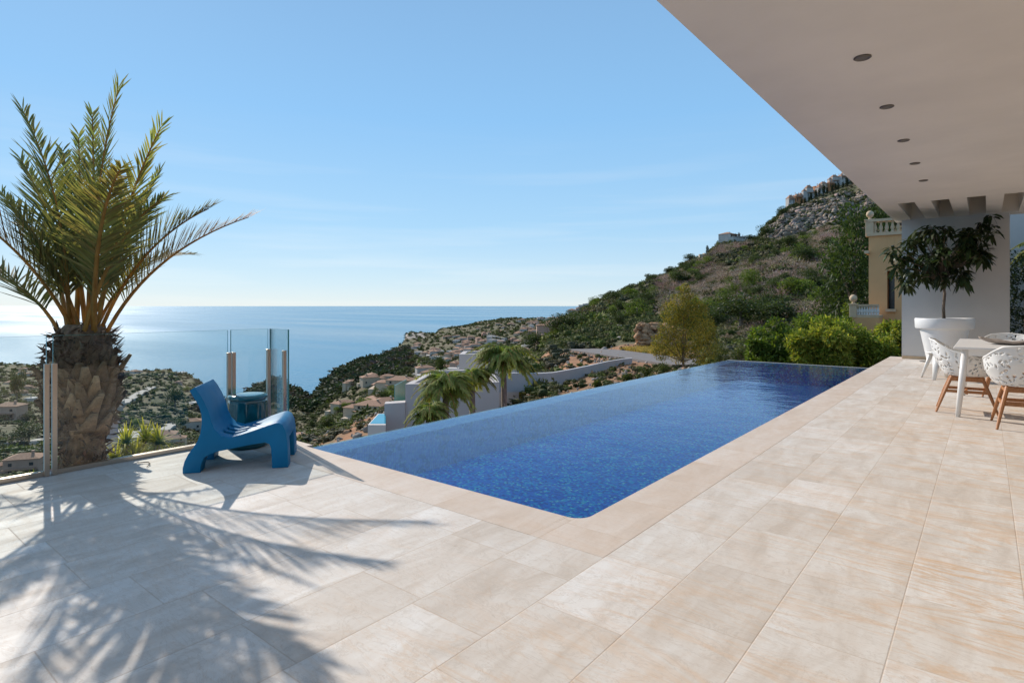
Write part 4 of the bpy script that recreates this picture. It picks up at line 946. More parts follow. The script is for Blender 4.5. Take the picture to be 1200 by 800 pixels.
# rocks of the crag + loose boulders
px_, d_ = polar_pts(rr2, 2600, 898, 1120, 303, 352); S_ = rr2.uniform(.5, 1.9, (2600, 1))*rr2.uniform(.6, 1.4, (2600, 3)); S_[:, 2] *= .7
k_ = rr2.uniform(.15, .36, (2600, 1)); V, F, C = scatter_mesh(rocksV, to3(px_, d_, .1), S_, rr2.uniform(0, 6, 2600), k_*np.array([[1.05, .82, .64]])*rr2.uniform(.92, 1.08, (2600, 3)))
tag(link('crag_rocks', np_mesh(V, F, C), M['rock']), 'pale weathered limestone crag below the hilltop houses', 'rocks', kind='stuff')
lst = [(900, 600, 860, 22, 64, .03, .16), (420, 660, 1000, 60, 300, .15, .7), (420, 360, 470, 40, 130, .08, .5)]
Vt, Ft, Ct, off = [], [], [], 0
for n_, a_, b_, c_, e_, s0, s1 in lst:
    px_, d_ = polar_pts(rr2, n_, a_, b_, c_, e_); S_ = rr2.uniform(s0, s1, (n_, 1))*rr2.uniform(.6, 1.3, (n_, 3)); k_ = rr2.uniform(.22, .42, (n_, 1)); warm = np.where(rr2.random((n_, 1)) < .45, 1, 0)
    cc = k_*(np.array([[1, .88, .76]])*(1-warm)+np.array([[1.05, .62, .36]])*warm); v, f, c = scatter_mesh(rocksV, to3(px_, d_, .02), S_, rr2.uniform(0, 6, n_), cc); Vt.append(v); Ft.append(f+off); Ct.append(c); off += len(v)
tag(link('loose_rocks', np_mesh(np.concatenate(Vt), np.concatenate(Ft), np.concatenate(Ct)), M['rock']), 'loose stones and boulders scattered over the slopes', 'rocks', kind='stuff')
# the orange rock cutting by the road
t = thing('rock_outcrop', 'orange brown rock face cut beside the road, left of the yellow green tree', 'rock', pp(765, 405, 56))
px_ = rr2.uniform(747, 805, 420); yy_ = rr2.uniform(380, 408, 420)+np.clip(px_-775, 0, 30)*.25; P = np.array([pp(a_, b_, 57.5+1.2*rr2.random()+(408-b_)*.05) for a_, b_ in zip(px_, yy_)]); S_ = rr2.uniform(.18, .50, (420, 1))*rr2.uniform(.6, 1.3, (420, 3))*np.array([[1.1, 1.1, .8]])
V, F, C = scatter_mesh(rocksV, P, S_, rr2.uniform(0, 6, 420), rr2.uniform(.22, .50, (420, 1))*np.array([[1.15, .68, .38]])); link('rock_face', np_mesh(V, F, C), M['rock'], t)

# ------------------------------------------------------------------ scrub and woodland cover (stuff)
def clump_base(rng, n, L, W, core=True, k=7):
    lm = rand_lumps(rng, k, (0, 0, .45), .62, .62, .38, .28, .45); lc = np.array([l[0] for l in lm]); lr = np.array([l[1] for l in lm]); i = rng.integers(0, k, n)
    dr = nrm(rng.normal(size=(n, 3))); P = lc[i]+dr*lr[i][:, None]*rng.uniform(.6, 1.05, (n, 1)); D = dr+rng.normal(size=(n, 3))*.6
    V_, F_ = leafquads(P, D, L*rng.uniform(.6, 1.4, n), W, rng=rng, fold=.2); sh_ = np.repeat(rng.uniform(.7, 1.35, n)*rng.uniform(.8, 1.2, k)[i], 4)
    if core:
        for c, r in lm:
            a0 = len(V_); u = [np.array(c)+r*.72*np.array(d) for d in ((1, 1, 1), (1, -1, 1), (-1, -1, 1), (-1, 1, 1), (1, 1, -1), (1, -1, -1), (-1, -1, -1), (-1, 1, -1))]; u = [np.array(c)+(x_-np.array(c))/1.35 for x_ in u]
            V_ = np.concatenate([V_, np.array(u)]); F_ = np.concatenate([F_, np.array([(0, 1, 2, 3), (7, 6, 5, 4), (0, 4, 5, 1), (1, 5, 6, 2), (2, 6, 7, 3), (3, 7, 4, 0)])+a0]); sh_ = np.concatenate([sh_, np.full(8, .8)])
    return V_, F_, sh_
cr = np.random.default_rng(99)
near_c = [clump_base(cr, 230, .20, .085) for _ in range(5)]; mid_c = [clump_base(cr, 80, .32, .18, k=5) for _ in range(5)]; far_c = [clump_base(cr, 22, .6, .42, k=3) for _ in range(5)]; bare_c = [clump_base(cr, 260, .34, .03, core=False) for _ in range(3)]
GREENS = np.array([[.048, .062, .022], [.070, .085, .028], [.095, .100, .036], [.11, .130, .030], [.10, .095, .055], [.14, .125, .065]]); BARE = np.array([[.33, .235, .21], [.38, .29, .24], [.28, .19, .175]])
def cover(name, label, bases, n, reg, s0, s1, pal, wts, rng, zsc=.8, mask=None, sink=.15, m='scrub'):
    px_, d_ = polar_pts(rng, n, *reg)
    P = to3(px_, d_); ok = P[:, 2] > SEA+4
    if mask is not None: ok &= mask(px_, d_)
    P, px_, d_ = P[ok], px_[ok], d_[ok]; n = len(P); s = rng.uniform(s0, s1, (n, 1))*rng.uniform(.6, 1.1, (n, 1)); S_ = s*np.concatenate([rng.uniform(.8, 1.25, (n, 2)), rng.uniform(.65, 1.15, (n, 1))*zsc], 1)
    P[:, 2] -= S_[:, 2]*sink; pal = np.array(pal); zone = np.clip(fbm(P[:, 0]/40+9, P[:, 1]/40, 3)*1.2+.5, 0, .999)
    ci = np.clip((zone*len(pal)*.6+rng.random(n)*len(pal)*.4).astype(int), 0, len(pal)-1); C_ = pal[ci]*rng.uniform(.75, 1.3, (n, 1))*rng.uniform(.92, 1.08, (n, 3))
    V_, F_, CC = scatter_mesh(bases, P, S_, rng.uniform(0, 6.28, n), C_)
    return V_, F_, CC
def merge(name, label, cat, parts, m):
    off = 0; A, B, Cx = [], [], []
    for v, f, c in parts: A.append(v); B.append(f+off); Cx.append(c); off += len(v)
    tag(link(name, np_mesh(np.concatenate(A), np.concatenate(B), np.concatenate(Cx)), M[m]), label, cat, kind='stuff')
clear = lambda p, d: ~(((p > 590) & (p < 835) & (d > 20) & (d < 64)) | ((p > 738) & (p < 812) & (d < 66)))
def offroad(p, d):
    x_ = (p-600)/FPX*d; X_ = x_*CT-d*ST; Y_ = x_*ST+d*CT
    return np.hypot(X_[:, None]-_rp[None, :, 0], Y_[:, None]-_rp[None, :, 1]).min(1) > 2.7
norock = lambda p, d: ~((p > 900) & (d > 305) & (d < 348)) & clear(p, d) & ~((p > 1005) & (d < 45)) & ~((p > 935) & (d > 352))
merge('hillside_scrub', 'dense mixed evergreen scrub covering the steep hillside', 'scrub', [
    cover('', '', near_c, 3600, (640, 1180, 30, 110), .5, 1.7, GREENS, None, cr, mask=norock),
    cover('', '', mid_c, 12500, (640, 1180, 100, 420), .8, 3.0, GREENS, None, cr, mask=norock),
    cover('', '', mid_c, 1700, (898, 1120, 303, 352), .8, 2.2, GREENS, None, cr),
    cover('', '', mid_c, 1500, (930, 1180, 350, 420), .5, 1.4, GREENS, None, cr),
    cover('', '', near_c, 520, (640, 840, 18, 60), .15, .5, GREENS, None, cr, mask=offroad),
    ], 'scrub')
merge('bare_shrubs', 'leafless grey brown shrubs in patches on the hillside', 'shrubs', [
    cover('', '', bare_c, 4200, (770, 1060, 110, 300), 1.4, 3.6, BARE, None, cr, mask=lambda p, d: norock(p, d) & (fbm(p/45., d/60., 3) > -.22)),
    cover('', '', bare_c, 420, (850, 1030, 60, 130), 1.0, 2.0, BARE, None, cr, mask=norock)], 'scrub')
vmask = lambda p, d: ~(((p > 365) & (p < 470) & (d < 110)))
merge('valley_scrub', 'dark green scrub and small trees over the valley slopes', 'scrub', [
    cover('', '', near_c, 1500, (-60, 660, 24, 90), .5, 1.4, GREENS, None, cr, mask=vmask),
    cover('', '', mid_c, 5200, (-100, 660, 80, 360), .8, 2.6, GREENS, None, cr, mask=lambda p, d: ~((p > 365) & (p < 470) & (d < 105))),
    cover('', '', mid_c, 4200, (-100, 660, 340, 700), 1.6, 4.2, GREENS, None, cr),
    cover('', '', mid_c, 220, (360, 475, 50, 130), .5, 1.2, GREENS, None, cr)], 'scrub')
DK = np.array([[.035, .052, .026], [.045, .066, .030], [.062, .070, .040], [.09, .072, .065]])
merge('headland_wood', 'dark pine wood along the far headland and ravine', 'wood', [
    cover('', '', far_c, 5200, (230, 480, 430, 860), 3.0, 6.5, DK, None, cr, zsc=.9),
    cover('', '', far_c, 9500, (-100, 690, 680, 1950), 2.6, 6.0, GREENS[:5], None, cr, zsc=.8)], 'scrub')
# dry golden grass by the road
gr = np.random.default_rng(12); n_ = 5200; px_, d_ = polar_pts(gr, n_*2, 722, 800, 44, 58); ok_ = offroad(px_, d_); px_, d_ = px_[ok_], d_[ok_]; n_ = len(px_); P = to3(px_, d_); V, F = leafquads(P, gr.normal(0, .35, (n_, 3))+np.array([[0, 0, 1]]), gr.uniform(.25, .6, n_), gr.uniform(.03, .07, n_), rng=gr)
tag(link('dry_grass', np_mesh(V, F, cols(n_, 4, (.36, .27, .10), .3, .08, gr)), M['leaf']), 'dry golden grass along the road verge', 'grass', kind='stuff')

# ------------------------------------------------------------------ distinct trees and shrubs
def tree_proto(kind, rng):
    """unit tree, height 1, foot at the origin -> (trunk mesh, crown mesh)"""
    mb = MB()
    if kind == 'round': lm = rand_lumps(rng, 16, (0, 0, .58), .36, .36, .28, .13, .20); n, L, W = 2600, .045, .026; col = (.05, .07, .024)
    elif kind == 'light': lm = rand_lumps(rng, 16, (0, 0, .56), .36, .36, .30, .13, .20); n, L, W = 2600, .045, .026; col = (.12, .165, .03)
    elif kind == 'pine':
        lm = [((rng.normal()*.16*(1.15-z), rng.normal()*.16*(1.15-z), z), .11+.12*(1-z)) for z in np.linspace(.25, .93, 20)]; n, L, W = 3200, .045, .018; col = (.045, .07, .02)
    elif kind == 'cypress':
        lm = [((rng.normal()*.01, rng.normal()*.01, z), .035+.075*math.sin(math.pi*min(1, (1-z)*1.1+.05))**.7) for z in np.linspace(.06, .97, 18)]; n, L, W = 900, .06, .03; col = (.020, .032, .014)
    mb.tube([(0, 0, -.05), (.01, 0, .3), (0, .01, .6)], [.035, .025, .012], 7, cap=False)
    for q in range(0, len(lm), 4): c = lm[q][0]; mb.tube([(0, 0, max(.1, c[2]*.5)), (c[0]*.5, c[1]*.5, c[2]*.8), c], [.014, .009, .004], 5, cap=False)
    me = bpy.data.meshes.new('trunk'); mb.b.to_mesh(me); mb.b.free(); me.materials.append(M['bark'])
    cm = crown_mesh(lm, n, L, W, col, rng, inner=.5); cm.materials.append(M['leaf']); return me, cm
tp = np.random.default_rng(55); PROTO = {k: [tree_proto(k, tp) for _ in range(3)] for k in ('round', 'light', 'pine', 'cypress')}
def place_tree(kind, name, label, cat, loc, h, w, rz, group=None):
    me, cm = PROTO[kind][int(abs(rz*10)) % 3]; t = thing(name, label, cat, loc, rz, group); t.scale = (w, w, h)
    for nm_, d_ in (('trunk', me), ('crown', cm)): q = bpy.data.objects.new(nm_, d_); COL.objects.link(q); q.parent = t
    return t
# (px, py of the foot, d, height px, kind, label)
named = [
 ('pine', 1000, 345, 34, 108, 1.15, 'tall dark green pine just left of the ochre villa'), ('pine', 985, 352, 40, 70, 1.2, 'lower dark pine in front of the crag, beside the ochre villa'), ('pine', 1034, 300, 38, 76, 1.2, 'dark pine top showing above the ochre villa balustrade'),
 ('round', 712, 357, 258, 15, 1.5, 'lone round green tree standing on the lower ridge against the sky'), ('round', 810, 308, 300, 12, 2.0, 'flat dark shrub on the ridge halfway up to the ridge villa'),
 ('round', 897, 284, 310, 22, 1.1, 'round dark pine on the ridge beside the pale crag'), ('round', 917, 262, 340, 16, 1.2, 'round dark bush on the crag top left of the hilltop houses'),
 ('light', 882, 335, 150, 24, 1.3, 'bright green round tree in the middle of the scrub slope'), ('light', 873, 388, 80, 22, 1.0, 'bright green upright bush above the far pool end'), ('light', 813, 358, 110, 17, 1.6, 'bright green bush on the slope right of the yellow green tree'),
 ('round', 868, 388, 75, 46, 1.9, 'large dark evergreen mass in the middle of the slope'), ('round', 905, 392, 70, 48, 1.7, 'dark evergreen behind the citrus trees'), ('round', 838, 392, 85, 34, 1.6, 'dark evergreen right of the yellow green tree'),
 ('light', 845, 360, 120, 22, 1.6, 'olive green bush left above the dark evergreens'), ('round', 944, 322, 180, 26, 1.5, 'dark bush among the bare shrubs under the crag'), ('round', 665, 378, 150, 16, 1.4, 'dark tree beside the roof at the ridge end'), ('round', 652, 392, 110, 18, 1.5, 'dark green tree at the near end of the coast slope'),
 ('round', 795, 330, 210, 17, 1.7, 'dark green shrub high on the left slope'), ('round', 925, 300, 240, 18, 1.6, 'dark green shrub just below the crag'), ('round', 516, 425, 210, 14, 1.4, 'round dark tree behind the lower flat roof'),
 ('round', 205, 470, 420, 20, 1.5, 'dark pine on the left valley slope under the rocky top'), ('round', 20, 449, 300, 20, 1.0, 'dark tree on the far left slope behind the glass'),
]
for i, (kd, px_, py_, d_, hp_, wr, lab) in enumerate(named):
    g = on(px_, d_); h_ = hp_*d_/FPX; p_ = pp(px_, py_, d_)
    nm_ = {'pine': 'pine_tree', 'round': 'evergreen_tree', 'light': 'leafy_tree'}[kd]
    z = min(p_.z, g.z+h_*.4); place_tree(kd, nm_, lab, 'tree', (g.x, g.y, g.z-.3), (p_.z+h_-g.z)+.3 if p_.z+h_-g.z > h_*.6 else h_, h_*wr, i*1.37)
# groups of look-alike trees: told apart by size, tone and the part of the slope they stand on
def zone_label(px_, d_, h_, bright):
    z = ('beside the road bend' if px_ < 740 and d_ < 140 else 'high on the left ridge' if px_ < 780 and d_ >= 140 else 'behind the yellow green tree' if px_ < 850 and d_ < 150 else 'below the ridge villa' if px_ < 890 and d_ >= 150 else 'above the dark evergreen mass' if px_ < 900 else 'just under the crag' if d_ > 220 else 'among the bare shrubs' if d_ > 150 else 'above the citrus row')
    return ('bright green ' if bright else 'dark ')+('low' if h_ < 2.9 else 'mid sized' if h_ < 3.5 else 'tall')+' tree on the hillside '+z
def valley_label(px_, d_, h_, bright):
    z = ('at the far left of the valley' if px_ < 60 else 'in the valley behind the palm trunk' if px_ < 125 else 'in the valley by the pale lane' if px_ < 190 else 'in the valley behind the blue chair' if px_ < 300 else 'in the ravine right of the glass' if px_ < 400 else 'on the slope above the sandy villa' if px_ < 480 else 'beyond the flat grey roofs' if px_ < 560 else 'on the coast slope behind the feathery palms')
    return ('fresh green ' if bright else 'dark ')+('low' if h_ < 4.5 else 'mid sized' if h_ < 5.5 else 'tall')+(' near' if d_ < 300 else ' distant')+' tree '+z
for i in range(130):
    px_, d_ = tp.uniform(655, 1010), tp.uniform(90, 300)
    if not norock(np.array([px_]), np.array([d_]))[0]: continue
    h_ = tp.uniform(2.4, 5.0); g = on(px_, d_); place_tree('round' if i % 4 else 'light', 'evergreen_tree' if i % 4 else 'leafy_tree', zone_label(px_, d_, h_, i % 4 == 0), 'tree', (g.x, g.y, g.z-.2), h_, h_*tp.uniform(1.0, 1.6), i*.77, 'evergreen trees over the right hillside' if i % 4 else 'bright green trees over the right hillside')
for i in range(120):
    px_, d_ = tp.uniform(-20, 640), tp.uniform(120, 640); g = on(px_, d_)
    if 250 < px_ < 375 and d_ > 560: continue
    h_ = tp.uniform(3.5, 6.5); place_tree('round' if i % 3 else 'light', 'valley_tree', valley_label(px_, d_, h_, i % 3 == 0), 'tree', (g.x, g.y, g.z-.3), h_, h_*tp.uniform(.9, 1.4), i*.91, 'dark trees in the valley' if i % 3 else 'green trees in the valley')

# the yellow green tree beyond the pool
mt = np.random.default_rng(62); d_ = 31.0; g = pp(800, 430, d_)
t = thing('mimosa_tree', 'airy yellow green tree standing beyond the far left pool edge', 'tree', (g.x, g.y, g.z-.6))
sc_ = d_/FPX; lm = []
for (x_, y_, r_) in [(800,345,8),(793,355,11),(808,352,9),(786,365,13),(805,368,14),(820,362,9),(796,380,15),(815,380,15),(780,385,11),(828,385,10),(772,400,10),(790,402,13),(812,400,14),(830,402,10),(775,413,9),(798,415,11),(820,416,10),(768,408,7),(838,412,8),(801,336,5)]:
    lm.append((((x_-800)*sc_, mt.normal()*.35, (430-y_)*sc_+.6), r_*sc_*1.1))
rotm = Matrix.Rotation(TH, 4, 'Z'); lm = [(tuple(rotm @ Vector(c)), r) for c, r in lm]
link('crown', crown_mesh(lm, 19000, .11, .032, (.27, .21, .035), mt, droop=.5, inner=.25, alt=(.09, .12, .03), altf=.35), M['leaf'], t, world=False)
mb = MB(); mb.tube([(0, 0, 0), (.05, 0, 1.2), (0, 0, 2.2)], [.08, .06, .03], 8)
for c, r in lm[::2]: mb.tube([(0, 0, .9), (c[0]*.5, c[1]*.5, c[2]*.6+.3), c], [.035, .02, .006], 5, cap=False)
mb.build('trunk', M['bark'], t, world=False)

# citrus trees behind the far pool end
def citrus(label, px_, ytop, ybot, d_, wpx, base, alt, seed):
    rng = np.random.default_rng(seed); s = d_/FPX; top = pp(px_, ytop, d_); bot = pp(px_, ybot, d_); h_ = top.z-bot.z; w = wpx*s
    t = thing('citrus_tree', label, 'tree', (bot.x, bot.y, bot.z-.5)); lm = rand_lumps(rng, 30, (0, 0, .5+h_*.5), w*.52, w*.38, h_*.44, w*.10, w*.19)
    link('crown', crown_mesh(lm, 6800, .13, .055, base, rng, inner=.35, alt=alt, altf=.4, droop=.3), M['leaf'], t, world=False)
    mb = MB(); mb.tube([(0, 0, -.6), (.02, 0, .4), (0, 0, .5+h_*.4)], [.09, .07, .04], 8)
    for c, r in lm[::3]: mb.tube([(0, 0, .4), (c[0]*.5, c[1]*.5, c[2]*.6+.2), c], [.035, .02, .006], 5, cap=False)
    mb.build('trunk', M['bark'], t, world=False)
DG, LG, YG = (.075, .12, .022), (.15, .20, .03), (.34, .34, .06)
citrus('deep green citrus tree at the left of the row behind the far pool end', 910, 378, 440, 19, 62, DG, LG, 1)
citrus('tallest green citrus tree in the row behind the far pool end', 935, 368, 440, 21, 60, DG, LG, 2)
citrus('yellow green citrus tree in front of the row behind the far pool end', 950, 385, 445, 17, 66, LG, YG, 3)
citrus('bright yellow green citrus tree in the middle of the row behind the far pool end', 985, 372, 445, 18, 72, LG, YG, 4)
citrus('bright citrus tree below the small balustrade of the ochre villa', 1018, 378, 445, 17.6, 64, LG, YG, 5)
citrus('yellow green citrus tree squeezed between its taller neighbours at the middle of the row', 968, 384, 445, 16.5, 60, YG, LG, 12)
citrus('low deep green citrus tree nearest the left pool corner', 893, 392, 440, 18, 46, DG, LG, 13)
citrus('citrus tree at the end of the row, beside the grey villa wall', 1046, 374, 440, 18.5, 50, LG, YG, 6)
citrus('dark green citrus tree at the back of the row, under the bare shrubs', 965, 362, 430, 24, 70, DG, LG, 7)
citrus('dark leafy tree beside the ochre villa, behind the bright citrus', 1000, 350, 420, 27, 55, DG, LG, 9)
# low shrubs on the bank outside the far left pool edge
for i, (px_, py_, d_, w) in enumerate([(735, 440, 24, 14), (757, 436, 24, 16), (778, 433, 24, 18), (845, 420, 27, 26), (868, 418, 26, 24), (700, 447, 22, 12), (888, 415, 22, 24)]):
    lab = ['low green shrub on the red bank below the white wall end', 'low green shrub on the bank left of the yellow green tree', 'green shrub at the foot of the yellow green tree', 'dark shrub at the rocky foot of the slope beyond the pool', 'dark shrub left of the citrus trees at the pool end', 'smallest low shrub below the white retaining wall', 'round shrub touching the leftmost citrus tree'][i]
    p_ = pp(px_, py_, d_); r_ = w*d_/FPX*.5; bush_thing('low_shrub', lab, 'shrub', (p_.x, p_.y, p_.z-.3), r_*1.2, r_, r_*.9, 1100, .07, .03, (.05, .075, .022), br, 'low shrubs on the bank beyond the pool', alt=(.10, .11, .03), altf=.3)
# hedge to the right of the wall, garden wall behind
t = thing('hedge', 'tall dark hedge seen right of the grey wall', 'hedge', (1.8, 19.2, 0)); hr = np.random.default_rng(41)
lm = [((x_, hr.normal()*.1, z_), .42) for x_ in np.linspace(-1.6, 3.6, 16) for z_ in (.2, .7, 1.2, 1.7, 2.15)]
link('foliage', crown_mesh(lm, 26000, .075, .04, (.022, .036, .014), hr, inner=.6, alt=(.05, .065, .02), altf=.15), M['darkleaf'], t, world=False)
mb = MB()
for k in range(10): mb.tube([(-1.6+.55*k, 0, -.4), (-1.6+.55*k, 0, 1.6)], [.03, .02], 6)
mb.build('stem', M['bark'], t, world=False)
mb = MB(); mb.box(-1.4, 8, 20.5, 20.75, -2, 4.3); tag(mb.build('garden_wall', M['greywall']), 'plain grey garden wall behind the tall dark hedge', 'wall')
queen_palm('small palm behind the hedge right of the grey wall', Vector((1.15, 19.9, 2.6)), 2.6, 11, 1.0, qr, .3)
mb = MB(); mb.box(-1.2, 9, YE+.02, 20.4, -1.5, -.06); tag(mb.build('garden_ground', M['soil']), kind='structure')

# ------------------------------------------------------------------ ochre villa with balustrades
YV = 29.0
def pY(px_, Y): t = (px_-600)/FPX; d = Y/(t*ST+CT); return d*(t*CT-ST), d
D0 = pY(1018, YV)[1]
ov = thing('ochre_villa', 'ochre rendered villa with stone balustraded roof terrace behind the citrus trees', 'house', pz(1040, D0, -4))
def ob(px0, px1, py0, py1, d0, d1, m, name, bevel=0):
    Y0 = YV+(d0-25); Y1 = YV+(d1-25)*1.2; x0, x1 = pY(px0, YV)[0], pY(px1, YV)[0]; z1 = H-(py0-358)/FPX*D0; z0 = H-(py1-358)/FPX*D0
    mb = MB(); mb.box(x0, x1, Y0, Y1, z0, z1); return mb.build(name, M[m], ov, bevel=bevel)
ob(1018, 1039.5, 277, 460, 25, 30, 'ochre', 'wall'); ob(1048.5, 1100, 277, 460, 25, 30, 'ochre', 'wall'); ob(1039.6, 1048.4, 277, 318, 25.0, 30, 'ochre', 'wall'); ob(1039.6, 1048.4, 362, 460, 25.0, 30, 'ochre', 'wall'); ob(1039.6, 1048.4, 318.1, 361.9, 25.6, 26, 'window', 'window')
ob(1016.5, 1100, 273.5, 277, 24.9, 30.1, 'ochrestone', 'cornice'); ob(1017, 1100, 257.5, 260.5, 24.92, 25.22, 'ochrestone', 'handrail'); ob(1014, 1019, 294, 297.5, 24.7, 26, 'ochrestone', 'sill'); ob(1038, 1050, 361.9, 365, 24.85, 25.5, 'ochrestone', 'sill')
bal = [(.0, 0), (.075, 0), (.075, .05), (.045, .07), (.06, .12), (.085, .20), (.08, .26), (.045, .38), (.04, .44), (.065, .47), (.065, .52), (0, .52)]
def balusters(xs, d_, zb, sc=1.0, m='ochrestone'):
    me = None
    for px_ in xs:
        x_, _ = pY(px_, d_); p_ = Vector((x_, d_, zb))
        if me is None:
            mb = MB(); mb.lathe([(r*sc, z*sc) for r, z in bal], 14); bmesh.ops.recalc_face_normals(mb.b, faces=mb.b.faces); me = bpy.data.meshes.new('baluster'); mb.b.to_mesh(me); mb.b.free(); me.materials.append(M[m]); me.polygons.foreach_set('use_smooth', [True]*len(me.polygons))
        q = bpy.data.objects.new('baluster', me); COL.objects.link(q); q.parent = ov; q.location = p_-ov.location
def oz(py, d_=D0): return H-(py-358)/FPX*d_
def pier(px_, d_, py0, py1, w=.26):
    p_ = Vector((pY(px_, d_)[0], d_, 0)); T_ = Matrix.Translation((p_.x, p_.y, 0)); z0, z1 = oz(py1, pY(px_, d_)[1]), oz(py0, pY(px_, d_)[1])
    mb = MB(); mb.box(-w/2, w/2, -w/2, w/2, z0, z1, T_); mb.box(-w*.62, w*.62, -w*.62, w*.62, z1+.002, z1+.06, T_); pr_ = mb.build('pier', M['ochrestone'], ov, bevel=.01)
    mb = MB(); mb.lathe([(0, 0), (.09, 0), (.05, .04), (.05, .08), (.12, .13), (.15, .21), (.13, .30), (.07, .36), (0, .38)], 20, (p_.x, p_.y, z1+.062)); mb.build('ball_finial', M['ochrestone'], pr_, smooth=True)
pier(1019.5, YV+.1, 259, 277.5, .30); balusters(np.arange(1025.5, 1098, 6.8), YV+.07, oz(273.5)+.002, (oz(260.5)-oz(273.5)-.004)/.52)
YL = YV-1.3; DL = pY(1010, YL)[1]; zb = oz(369, DL); zt = oz(358.5, DL)
pier(1000, YL, 357.5, 372, .26)
for a_, b_, z0, z1, nm_ in ((1000, 1030, zt, zt+.07, 'handrail'), (998.5, 1030, zb-.10, zb, 'coping'), (999, 1030, zb-4.5, zb-.102, 'parapet')):
    mb = MB(); mb.box(pY(a_, YL)[0], pY(b_, YL)[0], YL-.1, YL+(.1 if z1 > zb else 1.2), z0, z1); mb.build(nm_, M['ochrestone' if nm_ != 'parapet' else 'ochre'], ov)
balusters(np.arange(1004, 1030, 3.1), YL, zb+.002, (zt-zb-.004)/.52, 'render')

# ------------------------------------------------------------------ villas on the slopes
def house_proto(rng, wall, roofed, detail=True):
    """footprint about 12 x 9 m"""
    parts = []; mb = MB(); w, d, h = rng.uniform(9, 13), rng.uniform(7, 10), rng.uniform(3.0, 5.8)
    mb.box(-w/2, w/2, -d/2, d/2, -9, h); w2, d2, h2 = w*rng.uniform(.4, .6), d*rng.uniform(.5, .8), h*rng.uniform(.55, .8); ox = rng.choice([-1, 1])*(w/2+w2/2-.3)
    mb.box(ox-w2/2, ox+w2/2, -d2/2-.7, d2/2-.7, -9, h2); parts.append(('wall', mb, wall))
    mb = MB()
    for (cx, cy, a_, b_, z) in ((0, 0, w, d, h), (ox, -.7, w2, d2, h2)):
        if roofed:
            e = .45; rz_ = min(a_, b_)*.2; x0, x1, y0, y1 = cx-a_/2-e, cx+a_/2+e, cy-b_/2-e, cy+b_/2+e; z0 = z+.02; rl = max(0.2, (a_-b_)/2) if a_ > b_ else .2
            v = [mb.b.verts.new(p_) for p_ in ((x0, y0, z0), (x1, y0, z0), (x1, y1, z0), (x0, y1, z0), (cx-rl, cy, z0+rz_), (cx+rl, cy, z0+rz_))]
            for f in ((0, 1, 5, 4), (1, 2, 5), (2, 3, 4, 5), (3, 0, 4), (3, 2, 1, 0)): mb.b.faces.new([v[i] for i in f])
        else: mb.box(cx-a_/2-.15, cx+a_/2+.15, cy-b_/2-.15, cy+b_/2+.15, z+.01, z+.35)
    parts.append(('roof', mb, M['terracotta'] if roofed else wall))
    if detail:
        for sx in (-.3, .3):
            ww = rng.uniform(.9, 1.6)
            for y_ in (-1, 1):
                mb = MB(); mb.box(sx*w-ww/2, sx*w+ww/2, min(y_*(d/2-.05), y_*(d/2+.06)), max(y_*(d/2-.05), y_*(d/2+.06)), .8, 2.3); parts.append(('window', mb, M['window']))
            if h > 5: mb = MB(); mb.box(sx*w-ww/2, sx*w+ww/2, -d/2-.06, -d/2+.05, 3.5, 4.6); parts.append(('window', mb, M['window']))
        mb = MB(); mb.box(w*.18, w*.18+.7, -.35, .35, h, h+2.0); mb.box(w*.18-.1, w*.18+.8, -.45, .45, h+2.001, h+2.15); parts.append(('chimney', mb, wall))
        mb = MB(); mb.box(-w/2-3.5, w/2+1, -d/2-4.0, -d/2-.002, -6, .1); parts.append(('terrace', mb, wall))
        mb = MB(); mb.box(-w/2+.5, w/2-.6, -d/2-2.4, -d/2-.07, 2.6, 2.85); parts.append(('porch_roof', mb, M['terracotta'] if roofed else wall))
    out = []
    for nm_, mb, m in parts:
        bmesh.ops.recalc_face_normals(mb.b, faces=mb.b.faces); me = bpy.data.meshes.new(nm_); mb.b.to_mesh(me); mb.b.free(); me.materials.append(m); out.append((nm_, me))
    return out
hg = np.random.default_rng(14)
HP = {(c, r): [house_proto(hg, M[c], r) for _ in range(2)] for c in ('wallwhite', 'wallcream', 'wallorange', 'wallpink') for r in (True, False)}
def place_house(col, roofed, label, px_, d_, rz, s=1.0, group=None, dz=0.0, name='hillside_villa', sz=None):
    p_ = on(px_, d_, dz); t = thing(name, label, 'house', p_, rz, group); t.scale = (s, s, sz or s)
    for nm_, me in HP[(col, roofed)][int(hg.integers(0, 2))]: q = bpy.data.objects.new(nm_, me); COL.objects.link(q); q.parent = t
    return t
